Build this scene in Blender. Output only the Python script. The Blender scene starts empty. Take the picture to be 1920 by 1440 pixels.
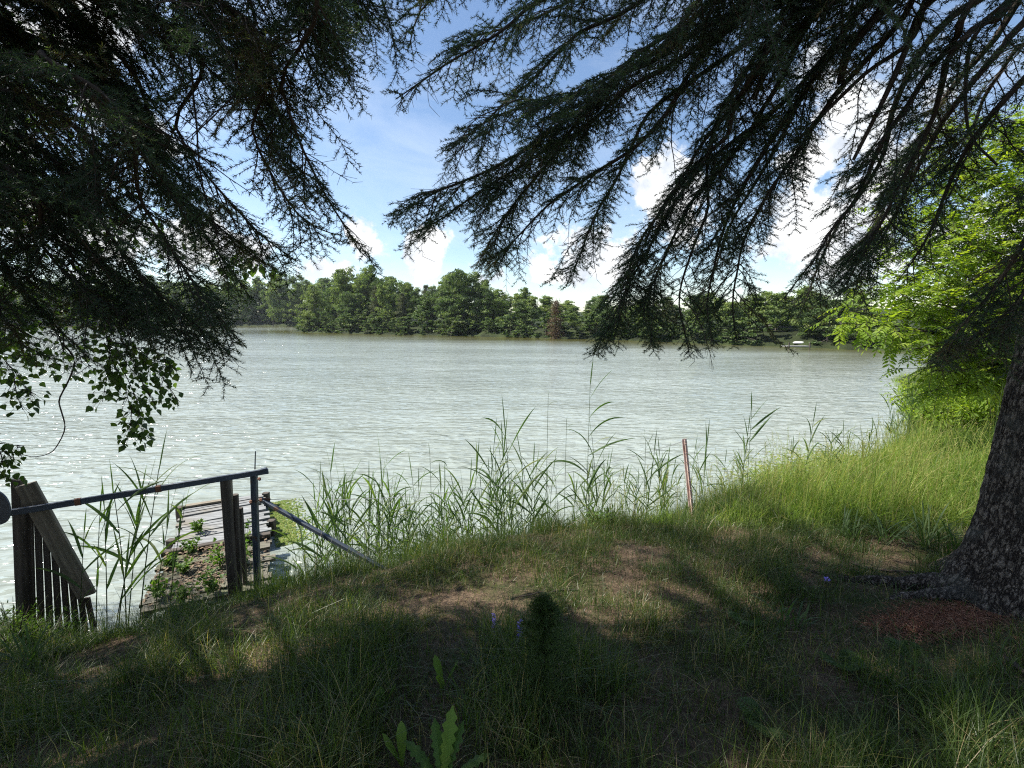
import bpy, math, random
import numpy as np
from mathutils import Vector, Matrix

# ------------------------------------------------------------------ camera, sky, sun, exposure
scene = bpy.context.scene
COL = scene.collection
R = math.radians
EYE = 3.3            # camera height above the lake surface (z = 0)
PITCH = R(8.0)
F = 880.0            # focal length in pixels of the 1920 x 1440 photograph

cam_data = bpy.data.cameras.new('camera')
cam = bpy.data.objects.new('camera', cam_data)
COL.objects.link(cam)
cam.location = (0, 0, EYE)
cam.rotation_euler = (math.pi / 2 - PITCH, 0, 0)
cam_data.sensor_width = 36.0
cam_data.lens = 36.0 * F / 1920.0
cam_data.clip_start = 0.05
cam_data.clip_end = 6000
scene.camera = cam

SUN_AZ = R(-86)      # measured from +Y (the view direction) towards +X: the sun stands to the left, a little ahead
SUN_EL = R(50)
SUN_STRENGTH = 5.0
SKY_STRENGTH = 0.085
EXPOSURE = 1.2
scene.view_settings.view_transform = 'Standard'
scene.view_settings.look = 'None'
scene.view_settings.gamma = 1.0
scene.view_settings.exposure = EXPOSURE
scene.view_settings.use_curve_mapping = False

sun_data = bpy.data.lights.new('sun', 'SUN')
sun_data.energy = SUN_STRENGTH
sun_data.angle = R(0.53)
sun_data.color = (1.0, 0.95, 0.86)
sun = bpy.data.objects.new('sun', sun_data)
COL.objects.link(sun)
sun_dir = Vector((math.sin(SUN_AZ) * math.cos(SUN_EL), math.cos(SUN_AZ) * math.cos(SUN_EL), math.sin(SUN_EL)))
sun.rotation_euler = sun_dir.to_track_quat('Z', 'Y').to_euler()
sun.location = sun_dir * 60

CY, SY = math.cos(PITCH), math.sin(PITCH)
def ray(px, py):
    a, b = (px - 960) / F, (720 - py) / F
    return np.array([a, CY + b * SY, b * CY - SY])
def W(px, py, Y):
    """Point of the line of sight through a photo pixel that lies Y metres ahead."""
    r = ray(px, py)
    return np.array([0, 0, EYE]) + r * (Y / r[1])
def Pz(px, py, z):
    """Point of the line of sight through a photo pixel at height z."""
    r = ray(px, py)
    return np.array([0, 0, EYE]) + r * ((z - EYE) / r[2])

def build_world():
    w = bpy.data.worlds.new("World")
    scene.world = w
    w.use_nodes = True
    nt = w.node_tree
    N, L = nt.nodes, nt.links
    N.clear()
    out = N.new('ShaderNodeOutputWorld')
    bg = N.new('ShaderNodeBackground')
    bg.inputs['Strength'].default_value = SKY_STRENGTH
    sky = N.new('ShaderNodeTexSky')
    sky.sky_type = 'NISHITA'
    sky.sun_disc = False
    sky.sun_elevation = SUN_EL
    sky.sun_rotation = SUN_AZ
    sky.air_density = 1.0
    sky.dust_density = 0.25
    sky.ozone_density = 2.2
    tc = N.new('ShaderNodeTexCoord')
    sep = N.new('ShaderNodeSeparateXYZ')
    L.new(tc.outputs['Generated'], sep.inputs[0])
    def m(op, a, b=None, c=None):
        n = N.new('ShaderNodeMath'); n.operation = op
        for i, v in enumerate((a, b, c)):
            if v is None: continue
            if isinstance(v, (int, float)): n.inputs[i].default_value = v
            else: L.new(v, n.inputs[i])
        return n.outputs[0]
    az = m('ARCTAN2', sep.outputs['X'], sep.outputs['Y'])
    el = m('ARCSINE', sep.outputs['Z'])
    # cumulus heaps: azimuth, elevation, half-width, half-height (degrees) in the world's sky
    heaps = [(-16.2, 8.6, 3.6, 4.6), (-10.6, 7.2, 4.0, 3.6), (-22, 5.4, 6, 2.2), (-33, 7, 9, 4), (-3, 4.4, 5, 2.4), (5, 5.2, 6, 3.4),
             (12, 7, 6, 5.5), (18, 14, 6.0, 8), (36, 16, 9, 11), (30, 9, 8, 6), (48, 8, 12, 6), (-41, 26, 9, 13), (-47, 13, 11, 10),
             (-70, 14, 16, 12), (75, 16, 18, 14), (120, 15, 22, 13), (-130, 15, 25, 14), (175, 18, 22, 14)]
    best = None
    for a, e, ra, re in heaps:
        da = m('DIVIDE', m('SUBTRACT', az, R(a)), R(ra))
        de = m('DIVIDE', m('SUBTRACT', el, R(e)), R(re))
        v = m('SUBTRACT', 1.0, m('SQRT', m('ADD', m('MULTIPLY', da, da), m('MULTIPLY', de, de))))
        best = v if best is None else m('MAXIMUM', best, v)
    nz = N.new('ShaderNodeTexNoise')
    nz.inputs['Scale'].default_value = 9.0; nz.inputs['Detail'].default_value = 9.0; nz.inputs['Roughness'].default_value = 0.62
    L.new(tc.outputs['Generated'], nz.inputs['Vector'])
    dens = m('ADD', m('MULTIPLY', m('MAXIMUM', best, -1.0), 0.72), m('MULTIPLY', m('SUBTRACT', nz.outputs['Fac'], 0.56), 2.7))
    mr = N.new('ShaderNodeMapRange'); mr.interpolation_type = 'SMOOTHSTEP'
    mr.inputs['From Min'].default_value = 0.02; mr.inputs['From Max'].default_value = 0.26
    L.new(dens, mr.inputs['Value'])
    # thin veil
    nz2 = N.new('ShaderNodeTexNoise')
    nz2.inputs['Scale'].default_value = 3.2; nz2.inputs['Detail'].default_value = 6.0; nz2.inputs['Roughness'].default_value = 0.55; nz2.inputs['Distortion'].default_value = 0.8
    mp = N.new('ShaderNodeMapping'); mp.inputs['Scale'].default_value = (1, 1, 2.6); mp.inputs['Rotation'].default_value = (0.3, 0.5, 0)
    L.new(tc.outputs['Generated'], mp.inputs['Vector']); L.new(mp.outputs[0], nz2.inputs['Vector'])
    veil = N.new('ShaderNodeMapRange'); veil.inputs['From Min'].default_value = 0.42; veil.inputs['From Max'].default_value = 0.8
    veil.inputs['To Max'].default_value = 0.36
    L.new(nz2.outputs['Fac'], veil.inputs['Value'])
    # cloud body: white with soft grey folds
    nz3 = N.new('ShaderNodeTexNoise')
    nz3.inputs['Scale'].default_value = 15.0; nz3.inputs['Detail'].default_value = 8.0; nz3.inputs['Roughness'].default_value = 0.6
    mp3 = N.new('ShaderNodeMapping'); mp3.inputs['Location'].default_value = (0.02, 0, 0.03)
    L.new(tc.outputs['Generated'], mp3.inputs['Vector']); L.new(mp3.outputs[0], nz3.inputs['Vector'])
    cr = N.new('ShaderNodeValToRGB')
    cr.color_ramp.elements[0].position = 0.33; cr.color_ramp.elements[0].color = (3.9, 4.3, 4.9, 1)
    cr.color_ramp.elements[1].position = 0.6; cr.color_ramp.elements[1].color = (6.5, 6.5, 6.45, 1)
    L.new(nz3.outputs['Fac'], cr.inputs['Fac'])
    mixv = N.new('ShaderNodeMix'); mixv.data_type = 'RGBA'
    L.new(veil.outputs[0], mixv.inputs['Factor']); L.new(sky.outputs[0], mixv.inputs['A'])
    mixv.inputs['B'].default_value = (6.0, 6.5, 7.1, 1)
    mixc = N.new('ShaderNodeMix'); mixc.data_type = 'RGBA'
    L.new(mr.outputs[0], mixc.inputs['Factor']); L.new(mixv.outputs['Result'], mixc.inputs['A']); L.new(cr.outputs[0], mixc.inputs['B'])
    L.new(mixc.outputs['Result'], bg.inputs['Color'])
    L.new(bg.outputs[0], out.inputs[0])
build_world()

scene.render.engine = 'CYCLES'
scene.cycles.max_bounces = 7
scene.cycles.diffuse_bounces = 3
scene.cycles.glossy_bounces = 3
scene.cycles.transmission_bounces = 5
scene.cycles.transparent_max_bounces = 4
scene.cycles.caustics_reflective = False
scene.cycles.caustics_refractive = False
scene.cycles.sample_clamp_indirect = 4.0
scene.cycles.use_denoising = False
scene.cycles.filter_width = 1.15

# ------------------------------------------------------------------ numeric helpers
def rng_of(seed): return np.random.default_rng(seed)
def nrm(v):
    v = np.asarray(v, float)
    return v / np.maximum(np.linalg.norm(v, axis=-1, keepdims=True), 1e-9)
def _hash(ix, iy, iz, seed):
    h = (ix.astype(np.int64) * 374761393 + iy.astype(np.int64) * 668265263 + iz.astype(np.int64) * 2147483647 + seed * 1274126177) & 0xFFFFFFFF
    h = ((h ^ (h >> 13)) * 1274126177) & 0xFFFFFFFF
    return ((h ^ (h >> 16)) & 0xFFFF) / 65535.0
def vnoise(p, seed=0):
    p = np.asarray(p, float)
    if p.shape[-1] == 2: p = np.concatenate([p, np.zeros(p.shape[:-1] + (1,))], -1)
    i = np.floor(p).astype(np.int64); f = p - i
    f = f * f * (3 - 2 * f)
    r = 0
    for dx in (0, 1):
        for dy in (0, 1):
            for dz in (0, 1):
                w = (f[..., 0] if dx else 1 - f[..., 0]) * (f[..., 1] if dy else 1 - f[..., 1]) * (f[..., 2] if dz else 1 - f[..., 2])
                r = r + w * _hash(i[..., 0] + dx, i[..., 1] + dy, i[..., 2] + dz, seed)
    return r
def fbm(p, seed=0, octv=4, gain=0.5):
    p = np.asarray(p, float); s = 0; a = 1; t = 0
    for k in range(octv):
        s = s + a * vnoise(p * 2 ** k + 17.3 * k, seed + k); t += a; a *= gain
    return s / t
def catmull(pts, step=0.05):
    P = np.asarray(pts, float)
    P = np.vstack([2 * P[0] - P[1], P, 2 * P[-1] - P[-2]])
    out = []
    for k in range(1, len(P) - 2):
        p0, p1, p2, p3 = P[k - 1], P[k], P[k + 1], P[k + 2]
        n = max(2, int(np.linalg.norm(p2 - p1) / step))
        t = np.linspace(0, 1, n, endpoint=False)[:, None]
        out.append(0.5 * (2 * p1 + (p2 - p0) * t + (2 * p0 - 5 * p1 + 4 * p2 - p3) * t ** 2 + (3 * p1 - p0 - 3 * p2 + p3) * t ** 3))
    out.append(P[-2][None])
    return np.vstack(out)

class MB:
    """Collects triangles (with a per-vertex 'tint') and links them as one mesh object."""
    def __init__(s): s.V, s.T, s.A, s.M, s.n = [], [], [], [], 0
    def add(s, V, T, tint=0.5, mat=0):
        V = np.asarray(V, np.float32).reshape(-1, 3); T = np.asarray(T, np.int64).reshape(-1, 3)
        if len(V) == 0: return
        s.V.append(V); s.T.append(T + s.n)
        s.A.append(np.broadcast_to(np.asarray(tint, np.float32), (len(V),)) if np.ndim(tint) <= 1 else tint.reshape(-1))
        s.M.append(np.full(len(T), mat, np.int32)); s.n += len(V)
    def quads(s, V, Q, tint=0.5, mat=0):
        Q = np.asarray(Q).reshape(-1, 4)
        s.add(V, np.concatenate([Q[:, [0, 1, 2]], Q[:, [0, 2, 3]]]), tint, mat)
    def mesh(s, name, mats, smooth=False):
        me = bpy.data.meshes.new(name)
        V = np.concatenate(s.V).astype(np.float32); T = np.concatenate(s.T).astype(np.int32)
        me.vertices.add(len(V)); me.vertices.foreach_set('co', V.ravel())
        me.loops.add(T.size); me.loops.foreach_set('vertex_index', T.ravel())
        me.polygons.add(len(T)); me.polygons.foreach_set('loop_start', np.arange(0, T.size, 3, dtype=np.int32))
        me.polygons.foreach_set('loop_total', np.full(len(T), 3, np.int32))
        mats = mats if isinstance(mats, (list, tuple)) else [mats]
        for m_ in mats: me.materials.append(m_)
        if len(mats) > 1: me.polygons.foreach_set('material_index', np.concatenate(s.M))
        me.update(calc_edges=True)
        at = me.attributes.new('tint', 'FLOAT', 'POINT')
        at.data.foreach_set('value', np.concatenate(s.A).astype(np.float32))
        me.polygons.foreach_set('use_smooth', np.full(len(T), smooth, bool))
        return me
    def build(s, name, mats, parent=None, smooth=False):
        o = bpy.data.objects.new(name, s.mesh(name, mats, smooth)); COL.objects.link(o)
        if parent is not None: attach(o, parent)
        return o

def attach(o, parent):
    o.parent = parent
    o.matrix_parent_inverse = wm(parent).inverted()
def wm(o):
    m_ = Matrix.LocRotScale(o.location, o.rotation_euler.to_quaternion() if o.rotation_mode != 'QUATERNION' else o.rotation_quaternion, o.scale)
    if o.parent is not None: m_ = wm(o.parent) @ o.matrix_parent_inverse @ m_
    return m_
def tag(o, label=None, cat=None, group=None, kind=None):
    if label: o['label'] = label
    if cat: o['category'] = cat
    if group: o['group'] = group
    if kind: o['kind'] = kind
    return o
def thing(name, label, cat, loc=(0, 0, 0), group=None):
    o = bpy.data.objects.new(name, None); COL.objects.link(o)
    o.empty_display_size = 0.1
    o.location = [float(v) for v in loc]
    return tag(o, label, cat, group)
def copy_tree(root, loc, rotz, scale, label=None, group=None, ch=None):
    r = root.copy(); COL.objects.link(r)
    r.location = [float(v) for v in loc]; r.rotation_euler = (0, 0, rotz); r.scale = scale
    if label: r['label'] = label
    if group: r['group'] = group
    for c0 in (ch if ch is not None else list(root.children)):
        c = c0.copy(); COL.objects.link(c); c.parent = r
        for d0 in list(c0.children):
            d = d0.copy(); COL.objects.link(d); d.parent = c
    return r

def tube(mb, P, rad, n=8, tint=0.5, cap=True, mat=0):
    P = np.asarray(P, float); k = len(P)
    rad = np.broadcast_to(np.asarray(rad, float), (k,))
    T = nrm(np.gradient(P, axis=0))
    ref = np.array([0, 0, 1.0]) if abs(T[:, 2]).mean() < 0.8 else np.array([0, 1.0, 0])
    U = nrm(np.cross(T, ref)); Vv = np.cross(T, U)
    a = np.linspace(0, 2 * np.pi, n, endpoint=False)
    ring = P[:, None] + rad[:, None, None] * (np.cos(a)[None, :, None] * U[:, None] + np.sin(a)[None, :, None] * Vv[:, None])
    V = ring.reshape(-1, 3)
    i = np.arange(k - 1)[:, None] * n; j = np.arange(n)[None]; j2 = (j + 1) % n
    Q = np.stack([i + j, i + j2, i + n + j2, i + n + j], -1).reshape(-1, 4)
    mb.quads(V, Q, tint, mat)
    if cap:
        for e, o in ((0, 1), (k - 1, -1)):
            c = np.vstack([ring[e], P[e][None]])
            t = np.stack([np.arange(n), (np.arange(n) + 1) % n, np.full(n, n)], -1)
            mb.add(c, t[:, ::o], tint, mat)
def sticks(mb, A, B, ra, rb, tint=0.5):
    """Many thin three-sided twigs at once."""
    A, B = np.asarray(A, float), np.asarray(B, float); n = len(A)
    if n == 0: return
    T = nrm(B - A); ref = np.where(np.abs(T[:, 2:3]) < 0.8, [[0, 0, 1.0]], [[0, 1.0, 0]])
    U = nrm(np.cross(T, ref)); Vv = np.cross(T, U)
    ra = np.broadcast_to(ra, (n,))[:, None]; rb = np.broadcast_to(rb, (n,))[:, None]
    V = np.zeros((n, 6, 3))
    for q, an in enumerate((0, 2.094, 4.189)):
        d = math.cos(an) * U + math.sin(an) * Vv
        V[:, q] = A + d * ra; V[:, q + 3] = B + d * rb
    q = np.array([[0, 1, 4, 3], [1, 2, 5, 4], [2, 0, 3, 5]])
    Q = (np.arange(n)[:, None, None] * 6 + q[None]).reshape(-1, 4)
    mb.quads(V.reshape(-1, 3), Q, np.repeat(np.broadcast_to(tint, (n,)), 6))
def scatter(mb, tv, tt, pos, fr, sc, tint):
    """Copies of a small template (leaf) baked into one mesh. fr: (N,3,3) columns are the leaf's axes."""
    n, k = len(pos), len(tv)
    if n == 0: return
    V = pos[:, None] + np.asarray(sc).reshape(n, -1, 1) * np.einsum('nij,kj->nki', fr, tv)
    T = (np.arange(n)[:, None, None] * k + tt[None]).reshape(-1, 3)
    mb.add(V.reshape(-1, 3), T, np.repeat(np.broadcast_to(tint, (n,)), k))
def frames(d, up, roll=None):
    """Frames with local y along d and local z as near to up as it goes."""
    d = nrm(d); x = nrm(np.cross(d, up)); z = np.cross(x, d)
    if roll is not None:
        c, s = np.cos(roll)[:, None], np.sin(roll)[:, None]
        x, z = x * c + z * s, z * c - x * s
    return np.stack([x, d, z], -1)
def rand_dirs(rng, n): return nrm(rng.normal(size=(n, 3)))

# ------------------------------------------------------------------ materials
def mat_new(name):
    m_ = bpy.data.materials.new(name); m_.use_nodes = True
    nt = m_.node_tree
    return m_, nt.nodes, nt.links, nt.nodes['Principled BSDF'], nt.nodes['Material Output']
def ramp(N, stops):
    r = N.new('ShaderNodeValToRGB'); e = r.color_ramp.elements
    while len(e) < len(stops): e.new(0.5)
    for el_, (p, c) in zip(e, stops): el_.position = p; el_.color = (*c, 1)
    return r
def leaf_mat(name, stops, trans=0.45, tmul=(1.5, 1.7, 0.7), rough=0.55, spec=0.3):
    m_, N, L, b, out = mat_new(name)
    at = N.new('ShaderNodeAttribute'); at.attribute_name = 'tint'
    r = ramp(N, stops); L.new(at.outputs['Fac'], r.inputs['Fac'])
    L.new(r.outputs[0], b.inputs['Base Color'])
    b.inputs['Roughness'].default_value = rough
    b.inputs['Specular IOR Level'].default_value = spec
    if trans > 0:
        tr = N.new('ShaderNodeBsdfTranslucent')
        mu = N.new('ShaderNodeMix'); mu.data_type = 'RGBA'; mu.blend_type = 'MULTIPLY'; mu.inputs['Factor'].default_value = 1
        L.new(r.outputs[0], mu.inputs['A']); mu.inputs['B'].default_value = (*tmul, 1)
        L.new(mu.outputs['Result'], tr.inputs['Color'])
        mx = N.new('ShaderNodeMixShader'); mx.inputs[0].default_value = trans
        L.new(b.outputs[0], mx.inputs[1]); L.new(tr.outputs[0], mx.inputs[2]); L.new(mx.outputs[0], out.inputs['Surface'])
    return m_
def rough_mat(name, stops, scale=(8, 8, 8), detail=8, rough=0.85, bump=0.4, bdist=0.02, noise_rough=0.6, metal=0.0, coord='Object', second=None):
    m_, N, L, b, out = mat_new(name)
    tc = N.new('ShaderNodeTexCoord'); mp = N.new('ShaderNodeMapping'); mp.inputs['Scale'].default_value = scale
    L.new(tc.outputs[coord], mp.inputs['Vector'])
    nz = N.new('ShaderNodeTexNoise'); nz.inputs['Scale'].default_value = 1; nz.inputs['Detail'].default_value = detail; nz.inputs['Roughness'].default_value = noise_rough
    L.new(mp.outputs[0], nz.inputs['Vector'])
    r = ramp(N, stops); L.new(nz.outputs['Fac'], r.inputs['Fac'])
    col = r.outputs[0]
    if second:
        sc2, stops2, lo, hi = second
        n2 = N.new('ShaderNodeTexNoise'); n2.inputs['Scale'].default_value = sc2; n2.inputs['Detail'].default_value = 6
        L.new(tc.outputs[coord], n2.inputs['Vector'])
        mr = N.new('ShaderNodeMapRange'); mr.inputs['From Min'].default_value = lo; mr.inputs['From Max'].default_value = hi
        L.new(n2.outputs['Fac'], mr.inputs['Value'])
        mx = N.new('ShaderNodeMix'); mx.data_type = 'RGBA'
        L.new(mr.outputs[0], mx.inputs['Factor']); L.new(col, mx.inputs['A'])
        r2 = ramp(N, stops2); L.new(nz.outputs['Fac'], r2.inputs['Fac']); L.new(r2.outputs[0], mx.inputs['B'])
        col = mx.outputs['Result']
    L.new(col, b.inputs['Base Color'])
    b.inputs['Roughness'].default_value = rough; b.inputs['Metallic'].default_value = metal
    bp = N.new('ShaderNodeBump'); bp.inputs['Strength'].default_value = bump; bp.inputs['Distance'].default_value = bdist
    L.new(nz.outputs['Fac'], bp.inputs['Height']); L.new(bp.outputs[0], b.inputs['Normal'])
    return m_

M_NEEDLE = leaf_mat('spruce_needles', [(0, (.016, .030, .020)), (.45, (.032, .056, .036)), (.8, (.052, .084, .046)), (.93, (.08, .11, .045)), (1, (.07, .045, .022))], trans=.36, tmul=(1.7, 1.9, .8), rough=.5)
M_NEEDLE_DRY = leaf_mat('dry_spruce_needles', [(0, (.020, .022, .012)), (.5, (.045, .035, .018)), (1, (.09, .055, .03))], trans=.2)
M_TWIG = leaf_mat('spruce_twig', [(0, (.018, .014, .011)), (1, (.075, .058, .045))], trans=0, rough=.9)
M_LEAF_ASH = leaf_mat('compound_leaf', [(0, (.08, .14, .02)), (.5, (.15, .235, .028)), (1, (.23, .30, .04))], trans=.52, tmul=(2.0, 1.9, .6))
M_LEAF_BIRCH = leaf_mat('birch_leaf', [(0, (.028, .055, .015)), (.6, (.055, .095, .02)), (1, (.10, .14, .03))], trans=.4)
M_LEAF_WEED = leaf_mat('weed_leaf', [(0, (.04, .08, .015)), (.6, (.075, .14, .022)), (1, (.14, .20, .035))], trans=.4)
M_REED = leaf_mat('reed_leaf', [(0, (.032, .06, .022)), (.6, (.066, .108, .036)), (1, (.14, .165, .055))], trans=.4, tmul=(1.5, 1.8, .55))
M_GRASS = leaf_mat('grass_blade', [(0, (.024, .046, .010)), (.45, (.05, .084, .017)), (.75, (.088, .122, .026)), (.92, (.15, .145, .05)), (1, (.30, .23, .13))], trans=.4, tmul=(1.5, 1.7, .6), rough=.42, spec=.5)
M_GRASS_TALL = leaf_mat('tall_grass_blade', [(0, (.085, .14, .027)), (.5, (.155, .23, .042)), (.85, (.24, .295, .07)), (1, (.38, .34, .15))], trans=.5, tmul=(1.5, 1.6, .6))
M_LITTER = leaf_mat('needle_litter', [(0, (.035, .024, .016)), (.5, (.10, .068, .045)), (1, (.22, .165, .11))], trans=0, rough=.9)
FT = dict(trans=.28, tmul=(1.4, 1.6, .7), rough=.6, spec=.2)
M_FAR = [leaf_mat('far_broadleaf_dark', [(0, (.042, .07, .028)), (.6, (.095, .14, .048)), (1, (.175, .215, .075))], **FT),
         leaf_mat('far_broadleaf_light', [(0, (.07, .11, .035)), (.6, (.15, .20, .06)), (1, (.235, .27, .09))], **FT),
         leaf_mat('far_pine', [(0, (.032, .045, .027)), (.6, (.08, .092, .05)), (1, (.15, .15, .08))], **FT),
         leaf_mat('far_light_pine', [(0, (.08, .12, .035)), (.6, (.16, .205, .06)), (1, (.25, .28, .085))], **FT),
         leaf_mat('far_rusty_conifer', [(0, (.06, .038, .028)), (.6, (.115, .075, .056)), (1, (.18, .125, .095))], **FT),
         leaf_mat('far_shrub', [(0, (.045, .075, .025)), (.6, (.09, .12, .04)), (1, (.15, .18, .07))], **FT)]
def bark_mat():
    m_, N, L, b, out = mat_new('spruce_bark_plates')
    at = N.new('ShaderNodeAttribute'); at.attribute_name = 'tint'
    tc = N.new('ShaderNodeTexCoord')
    nz = N.new('ShaderNodeTexNoise'); nz.inputs['Scale'].default_value = 75; nz.inputs['Detail'].default_value = 8; nz.inputs['Roughness'].default_value = .7; L.new(tc.outputs['Object'], nz.inputs['Vector'])
    n2 = N.new('ShaderNodeTexNoise'); n2.inputs['Scale'].default_value = 5; n2.inputs['Detail'].default_value = 5; L.new(tc.outputs['Object'], n2.inputs['Vector'])
    mpv = N.new('ShaderNodeMapping'); mpv.inputs['Scale'].default_value = (1, 1, .42); L.new(tc.outputs['Object'], mpv.inputs['Vector'])
    nd = N.new('ShaderNodeTexNoise'); nd.inputs['Scale'].default_value = 22; nd.inputs['Detail'].default_value = 8; nd.inputs['Roughness'].default_value = .7; L.new(mpv.outputs[0], nd.inputs['Vector'])
    mad = N.new('ShaderNodeVectorMath'); mad.operation = 'MULTIPLY_ADD'; L.new(nd.outputs['Color'], mad.inputs[0]); mad.inputs[1].default_value = (.10, .10, .16); L.new(mpv.outputs[0], mad.inputs[2])
    vo = N.new('ShaderNodeTexVoronoi'); vo.feature = 'DISTANCE_TO_EDGE'; vo.inputs['Scale'].default_value = 27; L.new(mad.outputs[0], vo.inputs['Vector'])
    vc = N.new('ShaderNodeTexVoronoi'); vc.inputs['Scale'].default_value = 27; L.new(mad.outputs[0], vc.inputs['Vector'])
    r1 = ramp(N, [(0, (.008, .006, .005)), (.08, (.05, .04, .034)), (.28, (.27, .24, .21)), (1, (.42, .38, .34))]); L.new(vo.outputs['Distance'], r1.inputs['Fac'])
    rc = ramp(N, [(0, (.8, .74, .7)), (.5, (1, .95, .92)), (1, (1.35, 1.3, 1.25))]); L.new(vc.outputs['Color'], rc.inputs['Fac'])
    mc = N.new('ShaderNodeMix'); mc.data_type = 'RGBA'; mc.blend_type = 'MULTIPLY'; mc.inputs['Factor'].default_value = 1; L.new(r1.outputs[0], mc.inputs['A']); L.new(rc.outputs[0], mc.inputs['B'])
    r2 = ramp(N, [(.3, (.35, .33, .30)), (.5, (.9, .88, .85)), (.7, (1.5, 1.5, 1.45))]); L.new(nz.outputs['Fac'], r2.inputs['Fac'])
    mx = N.new('ShaderNodeMix'); mx.data_type = 'RGBA'; mx.blend_type = 'MULTIPLY'; mx.inputs['Factor'].default_value = 1; L.new(mc.outputs['Result'], mx.inputs['A']); L.new(r2.outputs[0], mx.inputs['B'])
    mr = N.new('ShaderNodeMapRange'); mr.inputs['From Min'].default_value = .52; mr.inputs['From Max'].default_value = .68; mr.inputs['To Max'].default_value = .35; L.new(n2.outputs['Fac'], mr.inputs['Value'])
    m3 = N.new('ShaderNodeMix'); m3.data_type = 'RGBA'; L.new(mr.outputs[0], m3.inputs['Factor']); L.new(mx.outputs['Result'], m3.inputs['A']); m3.inputs['B'].default_value = (.13, .135, .115, 1)
    L.new(m3.outputs['Result'], b.inputs['Base Color']); b.inputs['Roughness'].default_value = .92; b.inputs['Specular IOR Level'].default_value = .2
    bp = N.new('ShaderNodeBump'); bh = N.new('ShaderNodeMath'); bh.operation = 'MULTIPLY_ADD'; L.new(vo.outputs['Distance'], bh.inputs[0]); bh.inputs[1].default_value = 1.6; L.new(nz.outputs['Fac'], bh.inputs[2])
    bp.inputs['Strength'].default_value = 1.0; bp.inputs['Distance'].default_value = .02; L.new(bh.outputs[0], bp.inputs['Height']); L.new(bp.outputs[0], b.inputs['Normal'])
    return m_
M_BARK_FAR = rough_mat('far_bark', [(.3, (.05, .042, .035)), (.7, (.13, .11, .09))], scale=(3, 3, .6))
M_BARK = bark_mat()
M_WOOD_GREY = rough_mat('weathered_wood', [(.25, (.07, .058, .045)), (.5, (.16, .135, .10)), (.75, (.26, .225, .17))], scale=(2.2, 38, 30), bump=.5, bdist=.006, second=(2.0, [(.3, (.06, .06, .04)), (.7, (.17, .16, .11))], .5, .75))
M_WOOD_DARK = rough_mat('dark_wood', [(.25, (.022, .018, .014)), (.5, (.06, .048, .038)), (.8, (.12, .10, .08))], scale=(2.5, 34, 26), bump=.5, bdist=.006)  # darker brown wood for posts, beams and upright boards
M_DECK = rough_mat('silvered_decking', [(.25, (.085, .086, .084)), (.5, (.18, .186, .188)), (.75, (.29, .30, .305))], scale=(2.2, 30, 20), bump=.4, bdist=.005, second=(1.6, [(.3, (.10, .085, .06)), (.7, (.22, .19, .14))], .52, .72))
M_DECK_MOSS = rough_mat('mossy_decking', [(.25, (.05, .046, .034)), (.5, (.11, .10, .075)), (.75, (.19, .175, .135))], scale=(2.2, 30, 20), bump=.4, bdist=.005, second=(2.4, [(.3, (.05, .055, .025)), (.7, (.12, .125, .06))], .48, .66))
M_STEEL = rough_mat('painted_blue_grey_steel', [(.3, (.035, .045, .062)), (.6, (.065, .08, .105)), (.85, (.12, .135, .155))], scale=(6, 22, 22), bump=.15, bdist=.003, rough=.5, metal=.25, second=(7.0, [(.3, (.07, .04, .025)), (.7, (.12, .07, .045))], .62, .70))
M_RUST = rough_mat('rust', [(.3, (.06, .025, .014)), (.7, (.17, .08, .045))], scale=(20, 20, 20), bump=.3, bdist=.004)
M_RED_STEEL = rough_mat('faded_red_steel', [(.3, (.36, .19, .15)), (.5, (.52, .37, .32)), (.75, (.66, .57, .52))], scale=(5, 26, 26), bump=.2, bdist=.003, rough=.6)
M_GREY_METAL = rough_mat('galvanised_metal', [(.3, (.14, .15, .16)), (.7, (.27, .28, .29))], scale=(9, 9, 9), bump=.1, rough=.5, metal=.3)
M_RED_LITTER = leaf_mat('red_needle_litter', [(0, (.09, .035, .02)), (.6, (.22, .095, .055)), (1, (.34, .19, .12))], trans=0, rough=.85)
M_FLOWER = leaf_mat('purple_flower', [(0, (.16, .11, .46)), (1, (.40, .32, .80))], trans=.3, tmul=(1, 1, 1))
M_FLOWER_W = leaf_mat('white_flower', [(0, (.5, .5, .45)), (1, (.8, .8, .75))], trans=.3, tmul=(1, 1, 1))
M_WALL = rough_mat('grey_siding', [(.3, (.055, .055, .055)), (.7, (.09, .088, .085))], scale=(.5, .5, 9), bump=.1)
M_ROOF = rough_mat('dark_roof', [(.3, (.03, .03, .032)), (.7, (.06, .06, .06))], scale=(4, 4, 4), bump=.2)
M_GLASS = rough_mat('dark_window_glass', [(.3, (.01, .012, .015)), (.7, (.02, .022, .025))], rough=.08, bump=0)
M_WHITE = rough_mat('white_paint', [(.3, (.42, .43, .42)), (.7, (.6, .61, .6))], scale=(3, 3, 3), bump=.05, rough=.4)

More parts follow.
